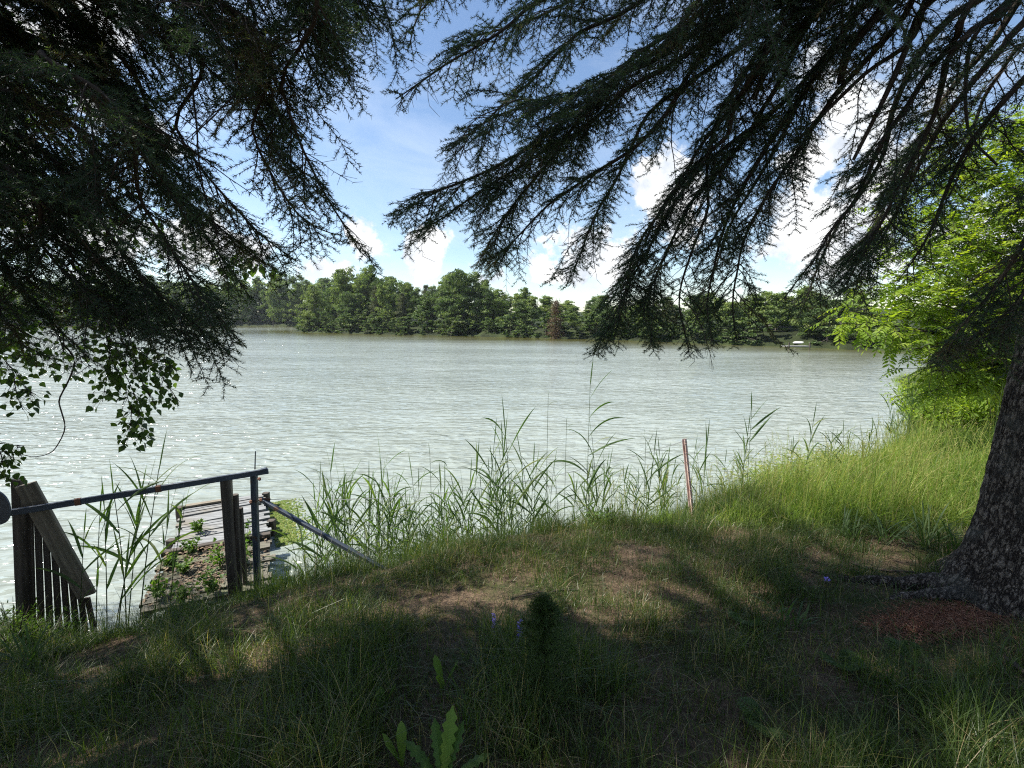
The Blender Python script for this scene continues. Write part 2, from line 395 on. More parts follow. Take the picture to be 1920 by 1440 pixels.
def ground_mat():
    m_, N, L, b, out = mat_new('soil_and_moss')
    tc = N.new('ShaderNodeTexCoord')
    def noise(s, d=8, r=.62):
        n = N.new('ShaderNodeTexNoise'); n.inputs['Scale'].default_value = s; n.inputs['Detail'].default_value = d; n.inputs['Roughness'].default_value = r
        L.new(tc.outputs['Object'], n.inputs['Vector']); return n.outputs['Fac']
    r1 = ramp(N, [(.3, (.036, .026, .017)), (.5, (.095, .066, .043)), (.66, (.20, .14, .09)), (.8, (.30, .23, .16))]); L.new(noise(42, 10, .75), r1.inputs['Fac'])
    r2 = ramp(N, [(.3, (.018, .026, .009)), (.7, (.055, .068, .022))]); L.new(noise(25), r2.inputs['Fac'])
    mr = N.new('ShaderNodeMapRange'); mr.inputs['From Min'].default_value = .47; mr.inputs['From Max'].default_value = .62; L.new(noise(1.3, 6), mr.inputs['Value'])
    mx = N.new('ShaderNodeMix'); mx.data_type = 'RGBA'; L.new(mr.outputs[0], mx.inputs['Factor']); L.new(r1.outputs[0], mx.inputs['A']); L.new(r2.outputs[0], mx.inputs['B'])
    at = N.new('ShaderNodeAttribute'); at.attribute_name = 'tint'
    r4 = ramp(N, [(.35, (.012, .016, .007)), (.65, (.035, .048, .016))]); L.new(noise(.35, 8), r4.inputs['Fac'])
    mf = N.new('ShaderNodeMix'); mf.data_type = 'RGBA'; L.new(at.outputs['Fac'], mf.inputs['Factor']); L.new(mx.outputs['Result'], mf.inputs['A']); L.new(r4.outputs[0], mf.inputs['B'])
    L.new(mf.outputs['Result'], b.inputs['Base Color']); b.inputs['Roughness'].default_value = .95; b.inputs['Specular IOR Level'].default_value = .15
    bp = N.new('ShaderNodeBump'); bp.inputs['Strength'].default_value = .8; bp.inputs['Distance'].default_value = .02
    L.new(noise(60, 8, .7), bp.inputs['Height']); L.new(bp.outputs[0], b.inputs['Normal'])
    return m_
M_GROUND = ground_mat()

def water_mat():
    m_, N, L, b, out = mat_new('silty_lake_water')
    tc = N.new('ShaderNodeTexCoord')
    def noise(sc, rot, d, rough=.5, dist=0.0):
        mp = N.new('ShaderNodeMapping'); mp.vector_type = 'POINT'
        mp.inputs['Scale'].default_value = sc; mp.inputs['Rotation'].default_value = (0, 0, rot)
        L.new(tc.outputs['Object'], mp.inputs['Vector'])
        n = N.new('ShaderNodeTexNoise'); n.inputs['Scale'].default_value = 1; n.inputs['Detail'].default_value = d; n.inputs['Roughness'].default_value = rough; n.inputs['Distortion'].default_value = dist
        L.new(mp.outputs[0], n.inputs['Vector']); return n.outputs['Fac']
    def ridge(f):
        a = N.new('ShaderNodeMath'); a.operation = 'MULTIPLY_ADD'; L.new(f, a.inputs[0]); a.inputs[1].default_value = 2.0; a.inputs[2].default_value = -1.0
        b_ = N.new('ShaderNodeMath'); b_.operation = 'ABSOLUTE'; L.new(a.outputs[0], b_.inputs[0])
        c = N.new('ShaderNodeMath'); c.operation = 'MULTIPLY_ADD'; L.new(b_.outputs[0], c.inputs[0]); c.inputs[1].default_value = -1.0; c.inputs[2].default_value = 1.0
        return c.outputs[0]
    def add(a, b_, w):
        n = N.new('ShaderNodeMath'); n.operation = 'MULTIPLY_ADD'; L.new(b_, n.inputs[0]); n.inputs[1].default_value = w
        if isinstance(a, float): n.inputs[2].default_value = a
        else: L.new(a, n.inputs[2])
        return n.outputs[0]
    h = add(0.0, noise((.85, 2.7, 1), R(-15), 2.0, .5, .7), 1.0)
    h = add(h, ridge(noise((1.3, 3.1, 1), R(10), 1.0, .4, .6)), .33)
    h = add(h, noise((2.9, 6.2, 1), R(-24), 2.0, .5, .3), .20)
    h = add(h, noise((5, 13, 1), R(-5), 2.0, .5), .035)
    h = add(h, noise((.16, .34, 1), R(-20), 2.0), 1.3)
    bp = N.new('ShaderNodeBump'); bp.inputs['Strength'].default_value = 1.0; bp.inputs['Distance'].default_value = .19
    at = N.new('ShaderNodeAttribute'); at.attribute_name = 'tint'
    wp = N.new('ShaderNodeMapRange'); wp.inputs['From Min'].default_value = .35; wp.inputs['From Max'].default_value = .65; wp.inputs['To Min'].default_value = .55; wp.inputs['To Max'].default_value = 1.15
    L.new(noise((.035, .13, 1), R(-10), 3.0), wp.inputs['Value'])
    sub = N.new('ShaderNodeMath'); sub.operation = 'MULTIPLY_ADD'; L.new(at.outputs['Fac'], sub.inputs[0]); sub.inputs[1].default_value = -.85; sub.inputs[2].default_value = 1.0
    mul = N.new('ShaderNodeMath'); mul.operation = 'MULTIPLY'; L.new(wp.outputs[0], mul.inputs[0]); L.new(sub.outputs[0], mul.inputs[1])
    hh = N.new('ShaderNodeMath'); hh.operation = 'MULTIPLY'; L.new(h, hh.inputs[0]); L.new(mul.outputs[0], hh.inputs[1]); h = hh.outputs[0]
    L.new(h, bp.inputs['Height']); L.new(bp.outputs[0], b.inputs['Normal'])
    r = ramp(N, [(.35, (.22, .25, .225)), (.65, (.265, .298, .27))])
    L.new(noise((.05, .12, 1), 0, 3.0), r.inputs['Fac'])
    mxc = N.new('ShaderNodeMix'); mxc.data_type = 'RGBA'; L.new(at.outputs['Fac'], mxc.inputs['Factor']); L.new(r.outputs[0], mxc.inputs['A']); mxc.inputs['B'].default_value = (.075, .072, .02, 1); L.new(mxc.outputs['Result'], b.inputs['Base Color'])  # calm far-shore band: olive tree reflection and shallow murk put into the colour
    b.inputs['Roughness'].default_value = .10; b.inputs['IOR'].default_value = 1.333
    b.inputs['Specular IOR Level'].default_value = .5
    return m_
M_WATER = water_mat()

# ------------------------------------------------------------------ the lake's outline, the terrain sheet and the water
LAKE = np.array([(-3.7, 4.4), (-5, 4.5), (-12, 5.2), (-40, 9), (-200, 40), (-320, 150), (-300, 195), (-180, 196), (-62, 190), (-46, 160), (-42, 132), (-54, 117), (-46, 109), (-30, 99),
                 (-6, 86), (15, 72), (28, 58), (36, 50), (40, 45), (37, 38), (30, 32.5), (21, 25), (16, 18.2), (11.2, 13.0), (8.2, 10.2), (6.1, 8.7), (4.5, 7.7),
                 (3.2, 7.2), (2, 6.6), (1, 6.2), (0, 5.9), (-1, 5.7), (-2, 5.2), (-2.9, 4.62)], float)
def lake_sd(P):
    """Signed distance to the shoreline: positive on land."""
    P = np.asarray(P, float); sh = P.shape[:-1]; P = P.reshape(-1, 2)
    A, B = LAKE, np.roll(LAKE, -1, 0)
    d = np.full(len(P), 1e9); ins = np.zeros(len(P), bool)
    for a, b in zip(A, B):
        e = b - a; w = P - a
        t = np.clip((w @ e) / (e @ e), 0, 1)
        d = np.minimum(d, np.linalg.norm(w - t[:, None] * e, axis=1))
        c = ((a[1] <= P[:, 1]) != (b[1] <= P[:, 1]))
        with np.errstate(divide='ignore', invalid='ignore'):
            xx = a[0] + (P[:, 1] - a[1]) / (b[1] - a[1]) * e[0]
        ins ^= c & (P[:, 0] < xx)
    return np.where(ins, -d, d).reshape(sh)
def ground_z(P):
    P = np.asarray(P, float)
    d = lake_sd(P) + (fbm(P * .9, 5, 3) - .5) * .35 * (np.hypot(P[..., 0], P[..., 1]) < 40)
    z = np.interp(d, [-30, -6, -1.2, 0, .25, .6, 1.2, 2.5, 4, 6, 12, 60, 500], [-3, -1.6, -.45, 0, .22, .55, .98, 1.24, 1.44, 1.68, 1.8, 3.0, 12])
    left = np.clip((-P[..., 0] - 1.6) / 2.0, 0, 1) * (P[..., 1] < 7) * (P[..., 1] > -3)
    z = np.where(z > 0, z * (1 - .22 * left), z)
    near = np.exp(-np.hypot(P[..., 0], P[..., 1] - 3) / 25)
    bump = ((fbm(P * 1.7, 9, 4) - .5) * .16 + (fbm(P * 7.0, 3, 3) - .5) * .05) * np.clip(d * 1.5, 0, 1) * near
    return z + bump
def gz(x, y): return float(ground_z(np.array([[x, y]], float))[0])
def axis(lo, hi, fine, a, b, grow=1.09, cap=6.0, capto=260):
    m_ = list(np.arange(a, b + fine, fine)); s = fine; v = m_[-1]
    while v < hi:
        s = min(s * grow, cap) if v < capto else s * 1.4
        v += s; m_.append(v)
    s = fine; v = m_[0]; l = []
    while v > lo:
        s = min(s * grow, cap) if v > -capto - 80 else s * 1.4
        v -= s; l.append(v)
    return np.array(l[::-1] + m_)
def build_terrain():
    xs = axis(-3000, 3000, .075, -5.5, 6.0); ys = axis(-400, 3500, .075, .6, 7.6)
    X, Y = np.meshgrid(xs, ys)
    P = np.stack([X, Y], -1); Z = ground_z(P)
    V = np.stack([X, Y, Z], -1).reshape(-1, 3)
    nx, ny = len(xs), len(ys)
    i = np.arange(ny - 1)[:, None] * nx; j = np.arange(nx - 1)[None]
    Q = np.stack([i + j, i + j + 1, i + nx + j + 1, i + nx + j], -1).reshape(-1, 4)
    mb = MB(); mb.quads(V, Q)
    mb.A = [np.where((Y > 8.5), 1.0, 0.0).astype(np.float32).reshape(-1)]
    tag(mb.build('ground', M_GROUND, smooth=True), 'grassy lake bank and the land round the lake', 'ground', kind='structure')
    gx = np.arange(-420, 121, 3.0); gy = np.arange(2, 261, 2.0); X, Y = np.meshgrid(gx, gy); nx, ny = len(gx), len(gy)
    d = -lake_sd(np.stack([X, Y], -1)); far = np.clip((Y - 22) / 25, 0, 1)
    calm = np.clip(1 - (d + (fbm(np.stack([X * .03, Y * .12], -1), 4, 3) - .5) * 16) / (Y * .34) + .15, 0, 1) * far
    mb = MB(); i = np.arange(ny - 1)[:, None] * nx; j = np.arange(nx - 1)[None]
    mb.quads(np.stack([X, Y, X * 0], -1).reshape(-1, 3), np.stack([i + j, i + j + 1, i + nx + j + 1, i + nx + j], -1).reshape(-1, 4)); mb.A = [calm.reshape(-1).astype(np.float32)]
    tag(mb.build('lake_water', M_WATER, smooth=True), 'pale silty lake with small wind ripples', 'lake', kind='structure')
build_terrain()

# ------------------------------------------------------------------ the far shore: trees, shrubs, a cabin
QUAD_V = np.array([(-.5, 0, 0), (0, -.32, .04), (.5, 0, 0), (0, .32, .04)], float)
QUAD_T = np.array([(0, 1, 2), (0, 2, 3)])
def leaf_cards(mb, pos, size, rng, tint, flat=0.0):
    n = len(pos)
    d = rand_dirs(rng, n); d[:, 2] *= (1 - flat); up = rand_dirs(rng, n); up[:, 2] += flat * 3
    scatter(mb, QUAD_V, QUAD_T, pos, frames(d, nrm(up)), size * rng.uniform(.6, 1.35, n), tint)

def broad_crown(seed, h=10.0, rx=3.2, low=.12, n=95, per=110, card=.34, lean=0.0):
    rng = rng_of(seed); mb = MB()
    k = int(rng.integers(5, 9)); C = []
    for q in range(k):
        f = (q + rng.uniform(.1, .9)) / k; a = rng.uniform(0, 6.28); zc = h * (low + .12 + (.80 - low) * f); off = rx * .62 * (1 - .7 * f) * rng.uniform(.5, 1.2)
        R_ = rx * rng.uniform(.55, .85) * (1.05 - .45 * f); c0 = np.array([math.cos(a) * off + lean * f, math.sin(a) * off, zc]); m_ = n // k
        u = rand_dirs(rng, m_) * (rng.random((m_, 1)) ** .4); C.append(c0 + u * R_ * [1, 1, rng.uniform(.85, 1.5)])
    C = np.vstack(C); C[:, 2] = np.clip(C[:, 2], h * low, h * 1.02)
    R0 = rng.uniform(.045, .10, len(C)) * h
    for c, r in zip(C, R0):
        d = rand_dirs(rng, per); d[:, 2] = d[:, 2] * .8 + .1
        p = c + d * r * rng.uniform(.25, 1.15, (per, 1)) * [1.15, 1.15, .75]
        leaf_cards(mb, p, card, rng, np.clip(rng.uniform(.1, .85) + rng.normal(0, .16, per), 0, 1))
    return mb, C
def pine_crown(seed, h=12.0, rx=2.6, low=.18, tiers=15, card=.30, droop=.05, open_=.0, point=1.0):
    rng = rng_of(seed); mb = MB(); tips = []
    for k in range(tiers):
        t = (k + rng.uniform(-.6, .6)) / tiers
        z0 = h * (low + (1 - low) * min(max(t, 0), .985)); L_ = rx * ((1 - t) ** .75 * point + (1 - point) * (1 - t ** 3)) * rng.uniform(.75, 1.15) + .25
        nb = rng.integers(5, 8)
        for a in np.arange(nb) * 2 * np.pi / nb + rng.uniform(0, 6):
            if rng.random() < open_: continue
            l = L_ * rng.uniform(.6, 1.15); d = np.array([math.cos(a), math.sin(a), rng.uniform(-.12, .22) - droop])
            m = max(3, int(l / .32))
            for s in np.linspace(.25, 1, m):
                p0 = np.array([0, 0, z0]) + d * l * s
                q = 20; p = p0 + rng.normal(0, 1, (q, 3)) * [.34, .34, .22]
                leaf_cards(mb, p, card, rng, np.clip(rng.uniform(.1, .85) + rng.normal(0, .12, q), 0, 1), flat=.35)
            tips.append((z0, np.array([0, 0, z0]) + d * l * .8))
    return mb, tips
def trunk_mesh(seed, h, r, limbs=(), mat=None):
    rng = rng_of(seed); mb = MB()
    zz = np.linspace(-.4, h, 9); P = np.stack([rng.normal(0, .06, 9).cumsum() * .5, rng.normal(0, .06, 9).cumsum() * .5, zz], -1); P[0, :2] = P[1, :2] = 0
    tube(mb, P, r * (1 - .85 * np.linspace(0, 1, 9) ** 1.1), 8)
    for c in limbs:
        z0 = max(h * .2, c[2] - abs(np.hypot(c[0], c[1])) * .8); k = np.interp(z0, zz, np.arange(9)); b = P[int(k)]; b = np.array([b[0], b[1], z0])
        m_ = (b + c) / 2 + [0, 0, -.1]
        tube(mb, catmull([b, m_, c], .6), np.linspace(r * .35, .02, len(catmull([b, m_, c], .6))), 5)
    return mb.mesh('trunk', mat or M_BARK_FAR, True)

def make_kinds():
    kinds = {}
    def reg(key, mbt, mat, th, tr, seed, limbs, base_h):
        kinds[key] = (mbt.mesh('crown', mat), trunk_mesh(seed, th, tr, limbs), base_h)
    for k in range(4):
        mb, C = broad_crown(100 + k, 10, 3.5 + .35 * k, .03 + .04 * (k % 2), lean=.4 * (k - 1.5))
        reg(('broad', k), mb, M_FAR[k % 2], 8.5, .16, k, C[::9], 10)
    mb, C = broad_crown(110, 10, 2.7, .2, n=80, per=100); reg(('tall', 0), mb, M_FAR[1], 8.5, .14, 9, C[::9], 10)
    mb, C = broad_crown(111, 10, 2.9, .06, n=85, per=100); reg(('tall', 1), mb, M_FAR[0], 8.5, .14, 10, C[::9], 10)
    for k in range(3):
        mb, tips = pine_crown(120 + k, 12, 2.5 + .3 * k, .06 + .05 * k, 26, open_=.22, point=.55)
        reg(('pine', k), mb, M_FAR[2], 11.6, .17, 20 + k, [], 12)
    mb, tips = pine_crown(130, 12, 5.0, .05, 20, droop=-.02, open_=.15, point=.8); reg(('light_pine', 0), mb, M_FAR[3], 11.5, .24, 30, [p for _, p in tips[::4]], 12)
    mb, tips = pine_crown(140, 10, 2.0, .02, 26, droop=.15, open_=.15, point=1.0); reg(('spruce', 0), mb, M_FAR[2], 9.8, .14, 31, [], 10)
    mb, tips = pine_crown(141, 8, 1.5, .06, 20, card=.22, droop=.1, open_=.35, point=.9); reg(('rusty', 0), mb, M_FAR[4], 7.9, .10, 32, [], 8)
    for k in range(3):
        mb, C = broad_crown(150 + k, 3, 1.7 + .2 * k, .0, n=45, per=80, card=.20); reg(('shrub', k), mb, M_FAR[(0, 0, 5)[k]], 2.0, .05, 40 + k, C[::7], 3)
    return kinds
KINDS_FAR = make_kinds()
FAR_LABEL = {'broad': ('broadleaf_tree', 'full green broadleaf tree in the wood along the far lake shore', 'broadleaf trees on the far shore'),
             'tall': ('broadleaf_tree', 'narrow tall broadleaf tree in the wood along the far lake shore', 'narrow broadleaf trees on the far shore'),
             'pine': ('pine_tree', 'dark pine tree in the wood along the far lake shore', 'dark pines on the far shore'),
             'spruce': ('spruce_tree', 'pointed dark spruce in the wood along the far lake shore', 'pointed spruces on the far shore'),
             'shrub': ('shoreline_shrub', 'low leafy shrub overhanging the water on the far lake shore', 'shrubs along the far waterline')}
def far_tree(kind, x, y, h, seed, wide=1.0, label=None, name=None, bury=.15):
    rng = rng_of(seed)
    crown, trunk, h0 = KINDS_FAR[kind]
    nm, lb, gr = FAR_LABEL.get(kind[0], (name, label, None))
    r = bpy.data.objects.new(name or nm, None); COL.objects.link(r); r.empty_display_size = .2
    r.location = (x, y, gz(x, y) - bury); r.rotation_euler = (0, 0, rng.uniform(0, 6.28)); s = h / h0
    r.scale = (s * wide, s * wide, s)
    tag(r, label or lb, 'shrub' if kind[0] == 'shrub' else 'tree', None if label else gr)
    for n_, me in (('trunk', trunk), ('crown', crown)):
        o = bpy.data.objects.new(n_, me); COL.objects.link(o); o.parent = r
    return r

TOPS = np.array([(-300, 530), (0, 525), (300, 520), (420, 522), (470, 514), (600, 516), (640, 517), (700, 508), (740, 516), (780, 522), (812, 532), (830, 512), (852, 505), (880, 514), (915, 520), (930, 542), (950, 534), (985, 540),
                 (1010, 528), (1040, 548), (1060, 562), (1100, 560), (1120, 548), (1140, 556), (1180, 562), (1250, 548), (1300, 540), (1400, 545), (1450, 540), (1500, 528), (1560, 535), (1640, 545), (1760, 530)], float)
SHORE_FAR = np.array([(-54, 117), (-46, 109), (-30, 99), (-6, 86), (15, 72), (28, 58), (36, 50), (40, 45)], float)
def place_far():
    rng = rng_of(77); q = 0
    def px_of(x, y): return 960 + F * x / (y * CY + 1.0 * SY)
    def top_h(x, y, jit=0):
        py = np.interp(px_of(x, y), TOPS[:, 0], TOPS[:, 1]) + jit
        return max(1.5, W(px_of(x, y), py, y)[2] - gz(x, y))
    # walk along the peninsula's shore and plant rows behind it
    seg = np.linalg.norm(np.diff(SHORE_FAR, axis=0), axis=1); cum = np.concatenate([[0], seg.cumsum()])
    def along(s): return np.array([np.interp(s, cum, SHORE_FAR[:, 0]), np.interp(s, cum, SHORE_FAR[:, 1])])
    inward = nrm(np.array([.45, .89]))
    for row, (off, step, hs) in enumerate(((4.5, 4.6, .80), (9.5, 4.2, .97), (16, 5.2, 1.0))):
        for s in np.arange(2 if row else 5, cum[-1], step):
            p = along(s + rng.uniform(-1.4, 1.4)) + inward * (off + rng.uniform(-1.5, 1.5))
            px = px_of(*p)
            if 520 < px < 640 and row == 0: continue
            u = rng.random()
            if 700 < px < 850: kind = ('pine', rng.integers(3)) if u < .5 else ('broad', rng.integers(4))
            elif 850 <= px < 1000: kind = ('broad', rng.integers(4)) if u < .5 else (('tall', rng.integers(2)) if u < .94 else ('spruce', 0))
            elif px >= 1150: kind = ('broad', rng.integers(4)) if u < .4 else (('tall', rng.integers(2)) if u < .75 else (('pine', rng.integers(3)) if u < .95 else ('spruce', 0)))
            else: kind = ('broad', rng.integers(4)) if u < .55 else (('pine', rng.integers(3)) if u < .68 else ('tall', rng.integers(2)))
            h = top_h(*p, jit=rng.uniform(0, 16)) * hs
            if 1462 < px < 1500 and row == 0: continue
            far_tree(kind, p[0], p[1], h, 500 + q, wide=np.clip(7.5 / h, .8, 1.5) * rng.uniform(.85, 1.15)); q += 1
    for s in np.arange(1, cum[-1] - 3, 2.5):       # shrubs at the waterline
        p = along(s + rng.uniform(-1, 1)) + inward * rng.uniform(.1, 1.8)
        if 1400 < px_of(*p) < 1540 and rng.random() < .5: continue
        far_tree(('shrub', 2 if rng.random() < .12 else rng.integers(2)), p[0], p[1], rng.uniform(1.8, 4.2), 900 + q, wide=1.3, bury=.5); q += 1
    # the far bay on the left, behind the peninsula
    for row, (yy, step) in enumerate(((196, 7.5), (203, 8.5), (212, 9.5))):
        for x in np.arange(-275, -52 + row * 12, step):
            p = (x + rng.uniform(-2, 2), yy + rng.uniform(-2, 2)); px = px_of(*p)
            h = top_h(*p, jit=rng.uniform(-3, 14)) * (.82 if row == 0 else 1.0)
            u = rng.random()
            far_tree(('broad', rng.integers(4)) if u < .75 else ('tall', rng.integers(2)), p[0], p[1], h, 1300 + q, wide=rng.uniform(.75, 1.0)); q += 1
    for x in np.arange(-275, -60, 6.5):
        far_tree(('shrub', rng.integers(2)), x + rng.uniform(-2, 2), 194.6 if x > -180 else 195.5, rng.uniform(3, 5), 1700 + q, wide=1.3, bury=.4); q += 1
    # ones the eye picks out
    def special(kind, px, depth, top, name, label, wide=1.0):
        p = W(px, 600, depth); h = W(px, top, depth)[2] - gz(p[0], p[1])
        far_tree(kind, p[0], p[1], h, int(px), wide, label, name)
    special(('light_pine', 0), 590, 112.5, 530, 'pine_tree', 'pale yellow-green pine with layered boughs on the tip of the peninsula', .95)
    special(('rusty', 0), 1042, 75, 562, 'dead_conifer', 'rusty brown dead conifer at the water between green trees', 1.0)
    special(('broad', 1), 690, 112, 500, 'broadleaf_tree', 'tallest pale green broadleaf tree rising above the peninsula wood', .8)
    special(('broad', 3), 648, 114, 503, 'broadleaf_tree', 'bushy pale tree with a high round top beside the layered pale pine', .75)
    special(('broad', 0), 853, 92, 503, 'broadleaf_tree', 'big twin-headed tree with a sunlit top in the middle of the far wood', .95)
    special(('broad', 2), 893, 91, 513, 'broadleaf_tree', 'dark rounded tree close beside the big twin-headed tree', .85)
    special(('tall', 1), 1132, 76, 548, 'broadleaf_tree', 'upright tree above the low wood just beside the hanging spruce bough', 1.1)
    special(('tall', 0), 512, 188, 540, 'broadleaf_tree', 'slim pale tree standing alone before the dark far bay wood', .8)
    special(('shrub', 2), 740, 91.5, 598, 'shoreline_shrub', 'bright yellow-green shrub at the peninsula waterline', .9)
    special(('shrub', 2), 845, 86.5, 592, 'shoreline_shrub', 'big rounded grey-green shrub at the water under the twin-headed tree', 1.2)
place_far()

def board_obj(name, p0, p1, w, t, mat, parent=None, roll=0.0, bev=.12, twist_up=(0, 0, 1)):
    """A board, post or bar from p0 to p1 with chamfered edges; local x runs along it."""
    p0, p1 = np.asarray(p0, float), np.asarray(p1, float); l = np.linalg.norm(p1 - p0)
    X = (p1 - p0) / l; up = np.asarray(twist_up, float)
    Yv = nrm(np.cross(up, X)); Zv = np.cross(X, Yv)
    c, s = math.cos(roll), math.sin(roll); Yv, Zv = Yv * c + Zv * s, Zv * c - Yv * s
    b = bev * min(w, t); hw, ht = w / 2, t / 2
    sec = np.array([(-hw + b, -ht), (hw - b, -ht), (hw, -ht + b), (hw, ht - b), (hw - b, ht), (-hw + b, ht), (-hw, ht - b), (-hw, -ht + b)])
    n = max(2, int(l / .12)); rng = rng_of(int(abs(p0[0] * 977 + p1[2] * 613 + w * 3100)) + 5)
    xs = np.linspace(0, l, n + 1); mb = MB()
    jit = rng.normal(0, min(w, t) * .012, (n + 1, 8, 2))
    ring = np.concatenate([np.broadcast_to(xs[:, None, None], (n + 1, 8, 1)), sec[None] + jit], -1)
    V = ring.reshape(-1, 3); i = np.arange(n)[:, None] * 8; j = np.arange(8)[None]; j2 = (j + 1) % 8
    mb.quads(V, np.stack([i + j, i + j2, i + 8 + j2, i + 8 + j], -1).reshape(-1, 4))
    for e, flip in ((0, -1), (n, 1)):
        cap = np.array([(0, k, k + 1) for k in range(1, 7)])[:, ::flip]
        mb.add(ring[e], cap)
    o = mb.build(name, mat)
    m_ = Matrix(((X[0], Yv[0], Zv[0], p0[0]), (X[1], Yv[1], Zv[1], p0[1]), (X[2], Yv[2], Zv[2], p0[2]), (0, 0, 0, 1)))
    o.location = m_.to_translation(); o.rotation_euler = m_.to_euler()
    if parent is not None: attach(o, parent)
    return o

def build_cabin():
    c = W(1484, 636, 69); x, y = c[0], c[1]; g = gz(x, y)
    t = thing('cabin', 'grey lakeside cabin with a dark roof half hidden among the far trees', 'cabin', (x, y, g))
    def box(name, mat, lo, hi, parent):
        lo, hi = np.array(lo, float), np.array(hi, float); mb = MB()
        V = np.array([[(lo, hi)[a][0], (lo, hi)[b][1], (lo, hi)[d][2]] for a in (0, 1) for b in (0, 1) for d in (0, 1)])
        mb.quads(V, [[0, 1, 3, 2], [4, 6, 7, 5], [0, 4, 5, 1], [2, 3, 7, 6], [0, 2, 6, 4], [1, 5, 7, 3]])
        o = mb.build(name, mat); o.location = (x, y, g); attach(o, parent); return o
    wl = box('wall', M_WALL, (-3.4, -2.2, -.5), (3.4, 2.2, 2.5), t)
    for wx in (-1.9, .2):
        f = box('window', M_GREY_METAL, (wx, -2.26, .9), (wx + 1.15, -2.203, 2.0), t)
        box('pane', M_GLASS, (wx + .08, -2.29, .98), (wx + 1.07, -2.263, 1.92), f)
    box('door', M_ROOF, (1.9, -2.25, 0), (2.8, -2.203, 2.05), t)
    mb = MB()
    V = [(-3.8, -2.7, 2.35), (3.8, -2.7, 2.35), (3.8, 2.7, 2.35), (-3.8, 2.7, 2.35), (-3.8, 0, 4.0), (3.8, 0, 4.0)]
    mb.quads(V, [[0, 1, 5, 4], [2, 3, 4, 5], [0, 3, 2, 1]]); mb.add(V, [(0, 4, 3), (1, 2, 5)])
    o = mb.build('roof', M_ROOF); o.location = (x, y, g); attach(o, t)
    # small upturned boat and landing stage
    p = Pz(1511, 648, .25); mb = MB(); L_ = 1.4
    u = np.linspace(-1, 1, 13); a = np.linspace(0, np.pi, 7)
    V = np.array([[q * L_ / 2, math.cos(b) * .45 * (1 - q * q) ** .6 , math.sin(b) * .2 * (1 - q ** 4) ** .5] for q in u for b in a])
    i = np.arange(12)[:, None] * 7; j = np.arange(6)[None]
    mb.quads(V, np.stack([i + j, i + j + 1, i + 8 + j, i + 7 + j], -1).reshape(-1, 4))
    o = mb.build('rowing_boat', M_WHITE, smooth=True); o.location = (p[0], p[1] + 1.3, gz(p[0], p[1] + 1.3) + .03)
    tag(o, 'small white upturned boat lying at the water in front of the cabin', 'boat')
    p = Pz(1490, 650, .25); t2 = thing('landing_stage', 'little plank landing stage reaching into the lake below the cabin', 'dock', (p[0], p[1], 0))
    board_obj('deck', (p[0] - 1.3, p[1] - .2, .32), (p[0] + 1.3, p[1] - .2, .32), 1.1, .08, M_DECK, t2)
    for dx in (-1.1, 1.1): board_obj('post', (p[0] + dx, p[1] - .82, -.6), (p[0] + dx, p[1] - .82, .75), .1, .1, M_WOOD_DARK, t2)
build_cabin()

